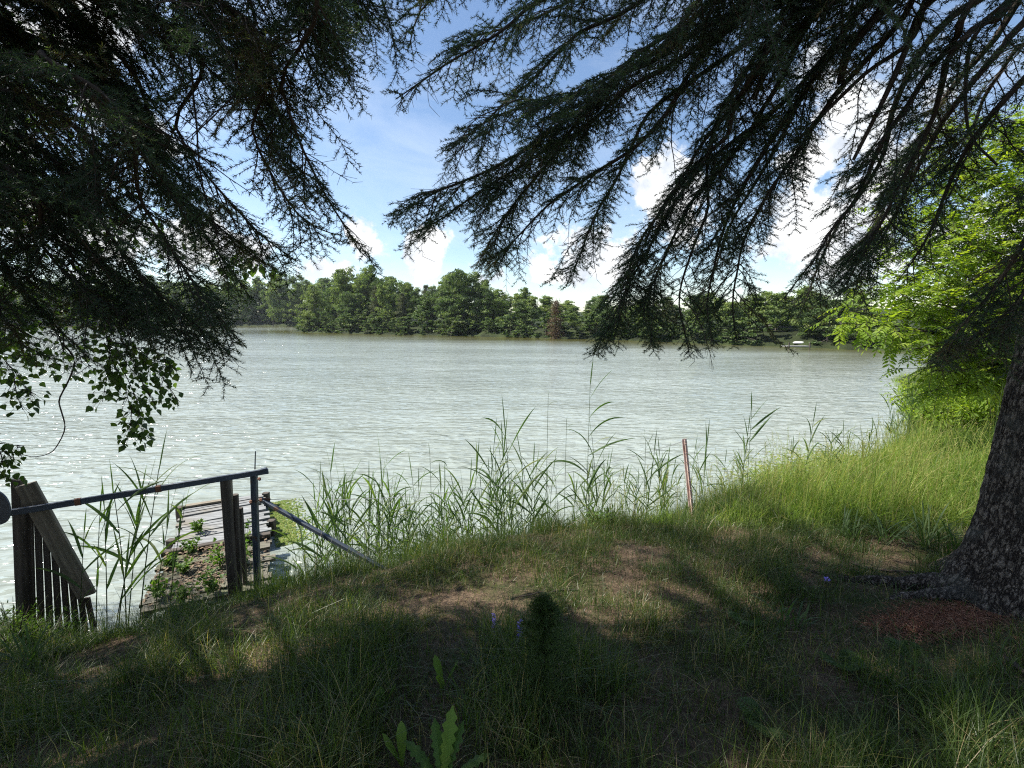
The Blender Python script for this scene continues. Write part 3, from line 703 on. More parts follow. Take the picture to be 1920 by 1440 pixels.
# ------------------------------------------------------------------ the two near spruces
def bough_meshes(path, rng, L2=.42, droop=.7, bare=.18, t0=.10, step=.055, shoot=.13, dens=400, r0=.022, nlen=.021, nw=.0034, dry=.08, tipbend=0.0, live_from=.0, step2=.039):
    wood, need = MB(), MB()
    P = catmull(path, .04); k = len(P)
    P = P + np.stack([fbm(np.arange(k)[:, None] * [.06, 0, 0] + rng.uniform(0, 99, 3), int(rng.integers(99)), 3) - .5 for _ in range(3)], -1) * .44 * np.sin(np.linspace(0, 3.14, k))[:, None]
    seg = np.linalg.norm(np.diff(P, axis=0), axis=1); cum = np.concatenate([[0], seg.cumsum()]); S = cum[-1]
    T = nrm(np.gradient(P, axis=0)); tt = cum / S
    tube(wood, P[::2] if k % 2 else np.vstack([P[::2], P[-1:]]), (r0 * (1 - tt[::2] if k % 2 else 1 - np.append(tt[::2], 1.0)) ** .8 + .0025), 6, tint=.35)
    A, B, RA, RB, TI = [], [], [], [], []       # twigs
    nA, nD, nL, nT = [], [], [], []             # needle-bearing pieces
    down = np.array([0, 0, -1.0])
    for si, s in enumerate(np.arange(t0 * S, S - .02, step)):
        s += rng.uniform(-.02, .02); p = np.array([np.interp(s, cum, P[:, q]) for q in range(3)]); tg = nrm([np.interp(s, cum, T[:, q]) for q in range(3)])
        sv = np.cross(tg, [0, 0, 1.0]); sv = nrm(sv) if np.linalg.norm(sv) > .15 else nrm(rng.normal(size=3) * [1, 1, .1])
        t = s / S
        for side in (-1, 1):
            env = min(1, ((S - s) / (1.0 * L2)) ** .55) * min(1.0, .35 + (t - t0) * 3.0)
            l = L2 * env * rng.uniform(.5, 1.2) * np.interp(vnoise(np.array([[s * 4.5, side * 7.0, float(len(P))]]), int(r0 * 1e4))[0], [.2, .7], [.35, 1.2])
            if l < .03: continue
            d = nrm(tg * rng.uniform(.35, .8) + sv * side * rng.uniform(.6, 1.1) + down * rng.uniform(-.1, .35))
            n = max(2, int(l / step2)); ds = l / n; q = [p]
            hang = rng.random() < .09 and t < .75
            live = (rng.random() > bare) and t > live_from
            if hang: l *= rng.uniform(1.3, 2.0); d = nrm(d + down * 1.1); n = max(2, int(l / step2)); ds = l / n
            isdry = rng.random() < dry
            dr = droop * rng.uniform(.5, 1.5)
            for m in range(n):
                d = nrm(d + down * dr * ds * 3.2 + rng.normal(0, .09, 3)); q.append(q[-1] + d * ds)
            q = np.array(q); fr = np.arange(n) / n
            A.append(q[:-1]); B.append(q[1:]); RA.append(.0034 * (1 - fr) ** .8 * (l / L2) ** .3 + .0010); RB.append(.0034 * (1 - (fr + 1 / n)) ** .8 * (l / L2) ** .3 + .0010); TI.append(np.full(n, rng.uniform(.1, .8)))
            m0 = int(n * (.35 if live else 2)) if l > .12 else 0
            if live and m0 < n:
                nA.append(q[m0:-1]); nD.append(np.diff(q, axis=0)[m0:]); nL.append(np.full(n - m0, ds)); nT.append(np.full(n - m0, .98 if isdry else rng.uniform(.1, .8)))
            # side shoots
            idx = np.repeat(np.arange(1, n + 1), 2) if n > 1 else np.array([1])
            if len(idx):
                dd = nrm(q[idx] - q[idx - 1]); s2 = np.cross(dd, [0, 0, 1.0]); s2 = nrm(s2 + 1e-4) * np.where(np.arange(len(idx)) % 2, 1, -1)[:, None]
                sd = nrm(dd * rng.uniform(.4, .75, (len(idx), 1)) + s2 * rng.uniform(.6, 1.05, (len(idx), 1)) + down * rng.uniform(-.1, .5, (len(idx), 1)) + rng.normal(0, .12, (len(idx), 3)))
                sl = shoot * rng.uniform(.35, 1.25, len(idx)) * (1 - .5 * idx / n) * min(1, l / .15)
                keep = rng.random(len(idx)) < (.93 if live else .55)
                idx, sd, sl = idx[keep], sd[keep], sl[keep]
                a = q[idx]; b = a + sd * sl[:, None]
                A.append(a); B.append(b); RA.append(np.full(len(a), .0016)); RB.append(np.full(len(a), .0009)); TI.append(rng.uniform(0, .9, len(a)))
                if live:
                    nA.append(a); nD.append(sd * sl[:, None]); nL.append(sl); nT.append(np.where(isdry, .97, np.clip(rng.uniform(.15, .75) + rng.normal(0, .15, len(a)), 0, .93)))
    m_ = tt > max(.6, 1 - .5 / S)                # needles on the leader's end
    m_ = m_[:-1]
    nA.append(P[:-1][m_]); nD.append(np.diff(P, axis=0)[m_]); nL.append(seg[m_]); nT.append(np.full(m_.sum(), .5))
    cat = np.concatenate
    sticks(wood, cat(A), cat(B), cat(RA), cat(RB), cat(TI))
    nA, nD, nL, nT = cat(nA), cat(nD), cat(nL), cat(nT)
    cnt = np.maximum(1, (nL * dens + rng.random(len(nL))).astype(int)); ix = np.repeat(np.arange(len(nL)), cnt); N_ = len(ix)
    ax = nrm(nD)[ix]; u = rng.random((N_, 1))
    p = nA[ix] + nD[ix] * u
    rad = nrm(np.cross(ax, rand_dirs(rng, N_))); rad[:, 2] += .25
    nd = nrm(ax * rng.uniform(.45, .95, (N_, 1)) + rad * rng.uniform(.6, 1.0, (N_, 1)))
    w = nrm(np.cross(nd, rand_dirs(rng, N_))) * nw * .5
    ln = nlen * rng.uniform(.75, 1.2, (N_, 1))
    V = np.stack([p - w, p + w, p + nd * ln], 1).reshape(-1, 3)
    need.add(V, np.arange(N_ * 3).reshape(-1, 3), np.repeat(np.clip(nT[ix] + rng.normal(0, .05, N_), 0, 1), 3))
    return wood, need

def trunk_flared(base, top, radii, roots, seed, nang=170, step=.017):
    """Spruce trunk with a flared foot and ridged bark, as one mesh. roots: (angle, reach, height)."""
    base, top = np.asarray(base, float), np.asarray(top, float)
    hs = np.concatenate([np.arange(-.45, 2.6, step), np.arange(2.6, top[2] - base[2] + .5, .45)]); H = top[2] - base[2]
    a = np.linspace(0, 2 * np.pi, nang, endpoint=False)
    Hh, Aa = np.meshgrid(hs, a, indexing='ij')
    r = np.interp(Hh, *radii)
    for ra, reach, hh in roots:
        da = (Aa - ra + np.pi) % (2 * np.pi) - np.pi
        r = r + reach * np.exp(-(da / .33) ** 2) * np.exp(-np.maximum(Hh, -.1) / hh)
    q = np.stack([np.cos(Aa) * 5, np.sin(Aa) * 5, Hh * 2.2], -1)
    crack = np.clip(np.abs(fbm(q * np.array([2.6, 2.6, 3.0]), seed, 3, .65) - .5) * 4.2, 0, 1)
    fine = fbm(q * 5, seed + 9, 2)
    r = r * (1 + (fbm(q * .35, seed + 4, 2) - .5) * .10) + crack * .012 - .006 + (fine - .5) * .012
    cx = base[0] + (top[0] - base[0]) * Hh / H; cy = base[1] + (top[1] - base[1]) * Hh / H
    V = np.stack([cx + r * np.cos(Aa), cy + r * np.sin(Aa), base[2] + Hh], -1)
    n, k = V.shape[:2]; mb = MB()
    i = np.arange(n - 1)[:, None] * k; j = np.arange(k)[None]; j2 = (j + 1) % k
    mb.quads(V.reshape(-1, 3), np.stack([i + j, i + j2, i + k + j2, i + k + j], -1).reshape(-1, 4), crack.reshape(-1))
    return mb

RT = np.array([3.40, 2.86]); RTZ = gz(*RT)
right_spruce = thing('spruce_tree', 'old spruce with a thick flared trunk on the bank and drooping boughs over the water', 'tree', (RT[0], RT[1], RTZ))
def right_trunk_xy(z): return np.array([RT[0] + .055 * (z - RTZ), RT[1] + .01 * (z - RTZ), z])
trunk_flared((RT[0], RT[1], RTZ), (RT[0] + .85, RT[1] + .15, RTZ + 15.5),
             ([-.5, 0, .25, .6, 1.1, 2.0, 5, 10, 15.5], [.50, .42, .36, .32, .30, .28, .24, .14, .03]),
             [(2.75, .11, .22), (3.9, .05, .2), (1.6, .2, .25), (5.2, .3, .3), (.3, .25, .25)], 3).build('trunk', M_BARK, right_spruce, smooth=True)
# surface roots that run out from the foot
def root(path, r0, r1, seed):
    mb = MB(); P = catmull(path, .05); P[:, 2] = [gz(x, y) for x, y in P[:, :2]]; t = np.linspace(0, 1, len(P))
    P[:, 2] += np.interp(t, [0, .5, 1], [.045, .015, -.02]); P[:, :2] += (fbm(P * 3, seed, 2) - .5)[:, None] * .08
    tube(mb, P, (r0 * (1 - t) + r1 * t) * (.7 + .6 * vnoise(P * 12, seed)), 14, .6)
    return mb.build('root', M_BARK, right_spruce, smooth=True)
root([(3.06, 3.02, 0), (2.82, 3.2, 0), (2.58, 3.32, 0), (2.3, 3.52, 0)], .065, .025, 1)
root([(3.02, 2.92, 0), (2.78, 3.0, 0), (2.6, 3.02, 0)], .055, .02, 2)

LT = np.array([-4.7, 2.5]); LTZ = gz(*LT)
left_spruce = thing('spruce_tree', 'dark spruce whose dense hanging boughs fill the upper left over the lake', 'tree', (LT[0], LT[1], LTZ))
trunk_flared((LT[0], LT[1], LTZ), (LT[0] - .1, LT[1], LTZ + 15), ([-.5, 0, .3, .8, 2, 5, 10, 15], [.5, .4, .34, .30, .27, .22, .13, .03]),
             [(.5, .2, .25), (2.2, .2, .25), (4.0, .2, .25)], 8, nang=40, step=.08).build('trunk', M_BARK, left_spruce, smooth=True)

def add_bough(tree, path, seed, **kw):
    wood, need = bough_meshes(path, rng_of(seed), **kw)
    b = wood.build('bough', M_TWIG, tree, smooth=True)
    need.build('needles', M_NEEDLE, b)
    return b

def px_bough(tree, txy, z0, pts, seed, **kw):
    """Bough from the trunk at height z0 through points given as (photo x, photo y, metres ahead)."""
    path = [np.array([txy[0], txy[1], z0])] + [W(*p) for p in pts]
    return add_bough(tree, path, seed, **kw)

LB = [(6.0, [(430, -160, 1.9), (530, 150, 2.2), (600, 340, 2.35), (676, 474, 2.5)]),
      (6.4, [(480, -110, 2.2), (560, 60, 2.5), (612, 212, 2.7)]),
      (6.9, [(560, -150, 2.5), (650, -30, 2.7), (726, 52, 2.9)]),
      (6.6, [(420, -90, 2.6), (560, 20, 2.8), (622, 122, 2.9)]),
      (6.2, [(330, -80, 2.3), (440, 150, 2.5), (545, 300, 2.6), (612, 352, 2.7)]),
      (5.8, [(350, -20, 2.1), (470, 250, 2.3), (560, 400, 2.4), (628, 440, 2.5)]),
      (5.6, [(220, 0, 2.2), (360, 270, 2.4), (470, 420, 2.5), (555, 490, 2.6)]),
      (5.5, [(150, 50, 2.4), (300, 320, 2.6), (420, 440, 2.7), (490, 480, 2.8)]),
      (5.0, [(100, 150, 1.9), (250, 400, 2.1), (370, 550, 2.2), (450, 640, 2.3)]),
      (4.9, [(60, 180, 2.1), (210, 430, 2.3), (340, 580, 2.4), (432, 662, 2.5)]),
      (4.9, [(0, 250, 2.3), (150, 470, 2.5), (280, 590, 2.6), (375, 640, 2.7)]),
      (4.7, [(-50, 300, 2.0), (100, 480, 2.2), (210, 570, 2.3), (300, 622, 2.4)]),
      (4.6, [(-120, 330, 2.2), (0, 480, 2.4), (90, 590, 2.5), (165, 668, 2.6)]),
      (4.6, [(-180, 380, 2.0), (-80, 500, 2.2), (0, 600, 2.3), (55, 660, 2.4)]),
      (5.3, [(160, 120, 2.7), (310, 330, 2.9), (410, 470, 3.0), (470, 560, 3.1)]),
      (6.4, [(250, -150, 2.7), (390, 60, 3.0), (500, 190, 3.1), (575, 260, 3.2)]),
      (5.8, [(60, -50, 2.6), (210, 180, 2.9), (330, 330, 3.1), (440, 400, 3.2)]),
      (5.4, [(-50, 30, 2.6), (90, 250, 2.9), (210, 390, 3.1), (330, 470, 3.2)]),
      (5.2, [(-100, 130, 2.8), (40, 330, 3.0), (160, 460, 3.2), (260, 540, 3.3)]),
      (6.0, [(0, -200, 2.2), (120, 20, 2.4), (230, 190, 2.6), (330, 290, 2.7)]),
      (5.6, [(-120, -50, 2.2), (0, 150, 2.5), (100, 300, 2.7), (190, 400, 2.8)]),
      (6.6, [(200, -280, 2.4), (320, -60, 2.6), (410, 80, 2.8), (500, 110, 2.9)]),
      (6.9, [(400, -260, 2.8), (530, -90, 3.0), (620, 0, 3.1), (680, 40, 3.2)]),
      (5.2, [(-200, 100, 2.4), (-80, 280, 2.6), (10, 400, 2.8), (80, 500, 2.9)])]
for q, (z0, pts) in enumerate(LB):
    px_bough(left_spruce, LT, z0, pts, 2000 + q, L2=.42 * (.85, 1.1, 1.0, 1.25)[q % 4], droop=.5, bare=.20, dry=.10, step=.055, shoot=.14)

RB = [(8.0, [(1780, -260, 2.4), (1620, -90, 2.7), (1500, 150, 3.0), (1360, 300, 3.1), (1225, 470, 3.3), (1150, 600, 3.4), (1112, 664, 3.4)], {}),
      (7.6, [(1750, -220, 2.5), (1560, -20, 2.8), (1390, 200, 3.0), (1300, 400, 3.2), (1270, 540, 3.3), (1292, 660, 3.3)], {}),
      (7.2, [(1760, -120, 2.5), (1640, 80, 2.8), (1500, 270, 3.0), (1405, 430, 3.2), (1375, 560, 3.3), (1382, 645, 3.3)], {}),
      (7.4, [(1700, -260, 2.5), (1480, -90, 2.7), (1200, 90, 2.9), (950, 300, 2.9), (800, 375, 2.9), (725, 404, 2.9)], {}),
      (7.9, [(1500, -280, 2.5), (1250, -120, 2.7), (1000, 10, 2.8), (840, 120, 2.8), (742, 186, 2.8)], {}),
      (8.2, [(1450, -330, 2.6), (1150, -180, 2.8), (930, -60, 2.9), (800, 10, 2.9), (764, 96, 2.9)], {}),
      (7.3, [(1640, -180, 2.6), (1440, -60, 2.8), (1150, 170, 3.0), (990, 350, 3.1), (895, 494, 3.1)], {}),
      (7.2, [(1650, -150, 2.7), (1450, 0, 2.9), (1250, 190, 3.1), (1130, 370, 3.2), (1062, 535, 3.3)], {}),
      (7.0, [(1680, -120, 2.6), (1520, 20, 2.8), (1350, 230, 3.0), (1240, 390, 3.1), (1190, 505, 3.2)], {}),
      (7.8, [(1600, -260, 2.8), (1350, -100, 3.0), (1080, 90, 3.1), (920, 220, 3.2), (838, 286, 3.2)], {}),
      (6.6, [(1830, -60, 2.4), (1740, 100, 2.7), (1650, 270, 2.9), (1550, 440, 3.1), (1470, 560, 3.2)], {}),
      (6.2, [(1880, 0, 2.4), (1790, 150, 2.7), (1710, 320, 2.9), (1620, 470, 3.1), (1575, 548, 3.2)], {}),
      (6.0, [(1960, 80, 2.5), (1870, 230, 2.7), (1790, 350, 2.9), (1740, 440, 3.0), (1685, 525, 3.1)], {'bare': .5, 'L2': .34}),
      (5.3, [(2060, 200, 2.0), (1960, 400, 2.1), (1890, 520, 2.2), (1825, 590, 2.25), (1765, 655, 2.3)], {'L2': .36}),
      (7.4, [(1520, -160, 2.4), (1300, 20, 2.5), (1120, 160, 2.6), (960, 210, 2.6), (870, 250, 2.6)], {}),
      (8.0, [(1500, -250, 3.0), (1300, -120, 3.2), (1120, -20, 3.3), (960, 40, 3.4), (850, 80, 3.4)], {}),
      (6.9, [(1700, -60, 2.9), (1500, 150, 3.2), (1400, 330, 3.4), (1350, 480, 3.5), (1310, 560, 3.6)], {}),
      (6.5, [(2000, -30, 2.9), (1920, 80, 3.2), (1850, 180, 3.4), (1800, 260, 3.5), (1720, 330, 3.6)], {'bare': .5, 'L2': .36}),
      (6.4, [(1930, -20, 3.2), (1800, 170, 3.5), (1700, 320, 3.7), (1640, 430, 3.8), (1560, 500, 3.9)], {'dry': .2}),
      (8.4, [(1900, -330, 3.2), (1750, -150, 3.5), (1640, 0, 3.7), (1540, 60, 3.8), (1450, 100, 3.9)], {'bare': .6, 'L2': .34})]
RB += [(7.5, [(1560, -60, 2.7), (1330, 250, 3.0), (1200, 440, 3.2), (1170, 560, 3.3), (1150, 640, 3.35)], {'L2': .40, 'dry': .12}),
       (7.3, [(1600, -40, 2.8), (1400, 240, 3.1), (1260, 440, 3.3), (1215, 560, 3.4), (1222, 640, 3.4)], {'L2': .36, 'dry': .12}),
       (7.0, [(1640, 0, 2.8), (1480, 250, 3.1), (1360, 430, 3.3), (1330, 560, 3.4), (1335, 640, 3.4)], {'L2': .38, 'dry': .15}),
       (6.4, [(1800, 60, 3.0), (1660, 280, 3.3), (1580, 430, 3.5), (1530, 530, 3.6), (1500, 590, 3.6)], {'L2': .40, 'dry': .3}),
       (6.2, [(1850, 80, 3.0), (1740, 270, 3.3), (1670, 400, 3.5), (1610, 500, 3.6), (1600, 560, 3.6)], {'L2': .34, 'dry': .3}),
       (7.2, [(1640, -100, 2.7), (1420, 60, 2.9), (1180, 260, 3.0), (1020, 390, 3.1), (940, 470, 3.1), (900, 490, 3.1)], {'L2': .36}),
       (7.4, [(1640, -140, 2.6), (1400, 20, 2.8), (1120, 220, 2.9), (940, 330, 2.9), (830, 410, 2.9), (770, 440, 2.9)], {'L2': .36}),
       (5.6, [(2020, 300, 2.1), (1940, 470, 2.2), (1880, 560, 2.25), (1820, 620, 2.3), (1750, 668, 2.35)], {'L2': .30}),
       (5.7, [(2040, 330, 2.3), (1960, 480, 2.4), (1905, 570, 2.45), (1860, 620, 2.5), (1800, 650, 2.5)], {'L2': .30})]
for q, (z0, pts, kw) in enumerate(RB):
    args = dict(L2=.40, droop=.5, bare=.22, dry=.07, step=.056, shoot=.145, r0=.030, t0=.48 if z0 < 7.35 else .32); args.update(kw)
    args['L2'] *= (.8, 1.15, 1.0, .9, 1.25)[q % 5]; args['step'] *= (1.0, 1.35, 1.1)[q % 3]
    px_bough(right_spruce, right_trunk_xy(z0)[:2], z0, pts, 2300 + q, **args)
# snapped-off dead limbs among the boughs
def dead_limb(pts, z0, r0, r1):
    mb = MB(); P = catmull([right_trunk_xy(z0)] + [W(*p) for p in pts], .06); t = np.linspace(0, 1, len(P))
    tube(mb, P, (r0 * (1 - t) + r1 * t) * (.9 + .2 * vnoise(P * 14, 3)), 8, .4)
    return mb.build('dead_limb', M_TWIG, right_spruce, smooth=True)
dead_limb([(1640, -130, 2.7), (1535, 10, 2.8), (1450, 110, 2.85), (1412, 186, 2.9)], 6.8, .035, .016)
dead_limb([(1760, -140, 2.7), (1650, 20, 2.8), (1590, 100, 2.85), (1575, 158, 2.9)], 6.9, .035, .02)
dead_limb([(1800, -100, 2.7), (1712, 70, 2.85), (1620, 140, 2.9), (1490, 268, 3.0)], 6.5, .03, .008)
dead_limb([(1850, -80, 2.6), (1735, 10, 2.7), (1700, 90, 2.75), (1660, 180, 2.8), (1600, 300, 2.9)], 6.3, .045, .01)
dead_limb([(1960, -60, 2.7), (1880, 10, 2.8), (1820, 80, 2.9), (1815, 240, 3.0), (1870, 310, 3.0)], 6.0, .025, .006)

# the rest of both crowns, above and behind the view: they roof the bank and shade it
def upper_crown(tree, txy, zlo, zhi, reach, n, seed, sect=(0, 2 * np.pi), out_of_view=True):
    rng = rng_of(seed); wood, need = MB(), MB()
    for q in range(n):
        z = zlo + (zhi - zlo) * (q + rng.random()) / n; a = rng.uniform(*sect); f = 1 - (z - zlo) / (zhi - zlo + 2)
        l = reach * (f ** .8) * rng.uniform(.7, 1.1) + .4; d = np.array([math.cos(a), math.sin(a), 0])
        b = np.array([txy[0], txy[1], z]); path = [b, b + d * l * .4 + [0, 0, .05 * l], b + d * l * .75 + [0, 0, -.12 * l], b + d * l + [0, 0, -.28 * l]]
        P = np.array(path); e = P[1:] - [0, 0, EYE]; dep = e[:, 1] * CY - e[:, 2] * SY
        ix = np.abs(e[:, 0]) < 1.25 * np.maximum(dep, 0.01); vv = (e[:, 2] * CY + e[:, 1] * SY) < .93 * np.maximum(dep, .01) + .35
        if out_of_view and np.any((dep > 0) & ix & vv): continue
        C = catmull(path, .12); sd_ = np.array(sun_dir); skip = False
        for gx, gy in ((-.42, 3.38), (-.85, 3.05), (.95, 2.4), (-.1, 3.75)):      # gaps in the crown where sun flecks fall through
            v = C - [gx, gy, 1.15]; skip |= np.linalg.norm(v - (v @ sd_)[:, None] * sd_, axis=1).min() < .42
        if skip: continue
        w_, n_ = bough_meshes(path, rng, L2=.62, droop=.8, bare=.1, step=.13, shoot=.2, dens=75, r0=.03, nlen=.035, nw=.008, t0=.15, step2=.09)
        for src, dst in ((w_, wood), (n_, need)):
            for V, T, A in zip(src.V, src.T, src.A): dst.V.append(V); dst.T.append(T - T.min() + dst.n); dst.A.append(A); dst.M.append(np.zeros(len(T), np.int32)); dst.n += len(V)
    if wood.V:
        c = need.build('crown' if zhi > 10 else 'low_shade_boughs', M_NEEDLE, tree); wood.build('limbs', M_TWIG, c, smooth=True)
upper_crown(left_spruce, LT, 3.8, 15, 5.0, 185, 61, sect=(-1.4, math.pi + 1.4))
upper_crown(left_spruce, LT, 2.5, 5.0, 3.0, 46, 63, sect=(1.9, 5.9))  # unseen low boughs, added to keep the sun off the near left bank
upper_crown(right_spruce, RT, 4.2, 15.5, 4.2, 80, 62, sect=(-1.2, math.pi + 1.2))

# ------------------------------------------------------------------ broadleaf tree and shrubs on the right bank, birch on the left
LEAFLET_V = np.array([(0, 0, 0), (-.17, .32, .035), (-.13, .7, .02), (0, 1, -.05), (.13, .7, .02), (.17, .32, .035), (0, .35, -.02), (0, .7, -.03)], float)
LEAFLET_T = np.array([(0, 6, 1), (1, 6, 7), (1, 7, 2), (2, 7, 3), (3, 7, 4), (4, 7, 6), (4, 6, 5), (5, 6, 0)])
HEART_V = np.array([(0, 0, 0), (-.36, .10, .05), (-.46, .34, .06), (-.24, .68, .02), (0, 1.05, -.06), (.24, .68, .02), (.46, .34, .06), (.36, .10, .05), (0, .45, -.02)], float)
HEART_T = np.array([(0, 8, 1), (1, 8, 2), (2, 8, 3), (3, 8, 4), (4, 8, 5), (5, 8, 6), (6, 8, 7), (7, 8, 0)])

def compound_leaves(mb, wood, pos, d, rng, length=.34, leaflet=.105, pairs=6):
    """Drooping pinnate leaves: a rachis with paired leaflets."""
    n = len(pos); L_ = length * rng.uniform(.7, 1.2, n); tint = rng.uniform(.1, .9, n)
    p = pos.copy(); dd = nrm(d); st = L_ / (pairs + 1)
    for k in range(pairs + 1):
        a = p.copy(); dd = nrm(dd + [0, 0, -.13] + rng.normal(0, .03, (n, 3))); p = p + dd * st[:, None]
        sticks(wood, a, p, .0028, .0022, .5)
        side = nrm(np.cross(dd, [0, 0, 1.0]) + 1e-4); up = nrm(np.cross(side, dd))
        sz = leaflet * L_ / length * (1 - abs(k / pairs - .45) * .5)
        tt = np.clip(tint + rng.normal(0, .07, n), 0, 1)
        if k == pairs:
            scatter(mb, LEAFLET_V, LEAFLET_T, p, frames(dd, up), sz, tt)
        else:
            for s in (-1, 1):
                ld = nrm(dd * .45 + side * s + [0, 0, -.35] + rng.normal(0, .14, (n, 3)))
                scatter(mb, LEAFLET_V, LEAFLET_T, p, frames(ld, up + rng.normal(0, .25, (n, 3))), sz * rng.uniform(.85, 1.1, n), tt)

def build_ash():
    rng = rng_of(41)
    b = np.array([9.6, 7.9]); bz = gz(*b)
    t = thing('ash_tree', 'sunlit yellow-green tree with feathery compound leaves beyond the spruce trunk', 'tree', (b[0], b[1], bz))
    wood, leaf, tr = MB(), MB(), MB()
    top = np.array([b[0] + .3, b[1], bz + 7.5]); mid = np.array([b[0] - .25, b[1] + .1, bz + 3.5])
    P = catmull([(b[0], b[1], bz - .4), (b[0], b[1], bz + .3), mid, top], .25); tube(tr, P, np.linspace(.17, .03, len(P)), 10)
    tips = [(1580, 606, 7.0), (1605, 585, 7.2), (1640, 500, 7.4), (1650, 440, 7.8), (1665, 400, 8.2), (1690, 350, 8.5), (1720, 300, 8.7), (1760, 262, 9.0), (1665, 620, 7.0), (1690, 655, 6.9), (1725, 690, 7.0), (1742, 735, 7.0),
            (1700, 560, 7.0), (1750, 600, 7.2), (1720, 480, 7.4), (1770, 520, 7.4), (1780, 420, 8.0), (1820, 460, 7.6), (1830, 350, 8.4), (1850, 560, 7.4), (1800, 640, 7.2), (1830, 700, 7.2), (1780, 700, 7.1),
            (1880, 400, 8.0), (1880, 280, 8.8), (1900, 500, 7.8), (1900, 640, 7.4), (1920, 330, 8.5), (1960, 440, 8), (1960, 560, 8), (1840, 240, 9.3), (1930, 230, 9.2), (2000, 330, 8.5), (2020, 650, 7.8), (1890, 730, 7.4),
            (1700, 420, 8.3), (1735, 380, 8.5), (1660, 540, 7.5), (1620, 545, 7.5), (1950, 700, 7.8), (2050, 480, 8.5), (2080, 250, 9), (1760, 330, 8.9), (1800, 300, 9.2), (1700, 510, 7.8), (1810, 560, 7.8), (1760, 460, 8.2)]
    pts, dirs = [], []
    for q, tp in enumerate(tips):
        e = W(*tp); z0 = np.clip(e[2] - bz - .6 - .35 * np.hypot(*(e[:2] - b)), .8, 6.8); k = int(np.clip((z0 + .4) / 7.9, 0, .95) * (len(P) - 1)); s = P[k]
        m_ = s * .45 + e * .55 + [0, 0, .35]
        C = catmull([s, m_, e], .12); tt = np.linspace(0, 1, len(C)); C = C + (fbm(C * 1.3, q, 2) - .5)[:, None] * .25 * np.sin(tt * 3.14)[:, None]
        tube(wood, C, .032 * (1 - tt) + .005, 5, .4)
        T = nrm(np.gradient(C, axis=0))
        for f in np.linspace(.30, 1, 15):
            k2 = int(f * (len(C) - 1)); p0 = C[k2]; dd = T[k2]
            for r_ in range(3):
                o = nrm(dd * rng.uniform(.1, .9) + rng.normal(0, .6, 3) + [0, 0, .12]); tl = rng.uniform(.06, .42) * (1.15 - .6 * f)
                sticks(wood, [p0], [p0 + o * tl], .004, .003, .5)
                for g in range(2):
                    pts.append(p0 + o * tl); dirs.append(nrm(o + rng.normal(0, .55, 3) + [-.12, -.1, .1]))
    compound_leaves(leaf, wood, np.array(pts), np.array(dirs), rng)
    tr.build('trunk', M_BARK_FAR, t, smooth=True); wood.build('limbs', M_TWIG, t, smooth=True); leaf.build('crown', M_LEAF_ASH, t)
build_ash()

def leafy_shrub(name, label, cat, x, y, h, r, seed, mat, n_stems=14, leaf=.06, per=60, tv=LEAFLET_V, tt=LEAFLET_T, group=None, width_l=1.0):
    rng = rng_of(seed); g = gz(x, y); t = thing(name, label, cat, (x, y, g), group); wood, lf = MB(), MB()
    for k in range(n_stems):
        a = rng.uniform(0, 6.28); q = r * rng.uniform(.2, 1) ** .6; hh = h * rng.uniform(.55, 1.0) * (1 - .25 * (q / r) ** 2)
        C = catmull([(x + .12 * math.cos(a) * r, y + .12 * math.sin(a) * r, g - .05), (x + .6 * q * math.cos(a), y + .6 * q * math.sin(a), g + hh * .55), (x + q * math.cos(a), y + q * math.sin(a), g + hh)], .08)
        tube(wood, C, np.linspace(.006 + .006 * h, .002, len(C)), 4, .5)
        k2 = (rng.uniform(.2, 1, per) * (len(C) - 1)).astype(int); off = rand_dirs(rng, per); p = C[k2] + off * rng.uniform(.02, .20, (per, 1)) * min(1, h)
        d = nrm(off + [0, 0, -.15] + rng.normal(0, .3, (per, 3))); scatter(lf, tv * [width_l, 1, 1], tt, p, frames(d, nrm([0, 0, 1] + rng.normal(0, .4, (per, 3)))), leaf * rng.uniform(.6, 1.25, per), np.clip(rng.uniform(.1, .9) + rng.normal(0, .15, per), 0, 1))
    wood.build('stems', M_TWIG, t, smooth=True); lf.build('foliage', mat, t)
    return t
for q, (px, py, Y, h, r, lb) in enumerate([(1800, 700, 10.5, 1.9, 1.1, 'bright bushy shrub below the feathery-leaved tree beside the spruce trunk'), (1745, 690, 13.5, 1.7, 1.2, 'green shrub leaning over the lake at the end of the right bank'),
                                           (1850, 660, 12.5, 2.6, 1.5, 'tall leafy shrub under the shade of the sunlit tree'), (1785, 760, 9.0, 1.0, .7, 'low yellow-green shrub in the long grass near the grey-green reeds'),
                                           (1870, 720, 8.6, 1.6, .9, 'dense shrub right behind the spruce trunk')]):
    p = W(px, py, Y); leafy_shrub('bank_shrub', lb, 'shrub', p[0], p[1], h, r, 700 + q, M_LEAF_ASH if q != 2 else M_LEAF_WEED, n_stems=34, leaf=.10, per=80)

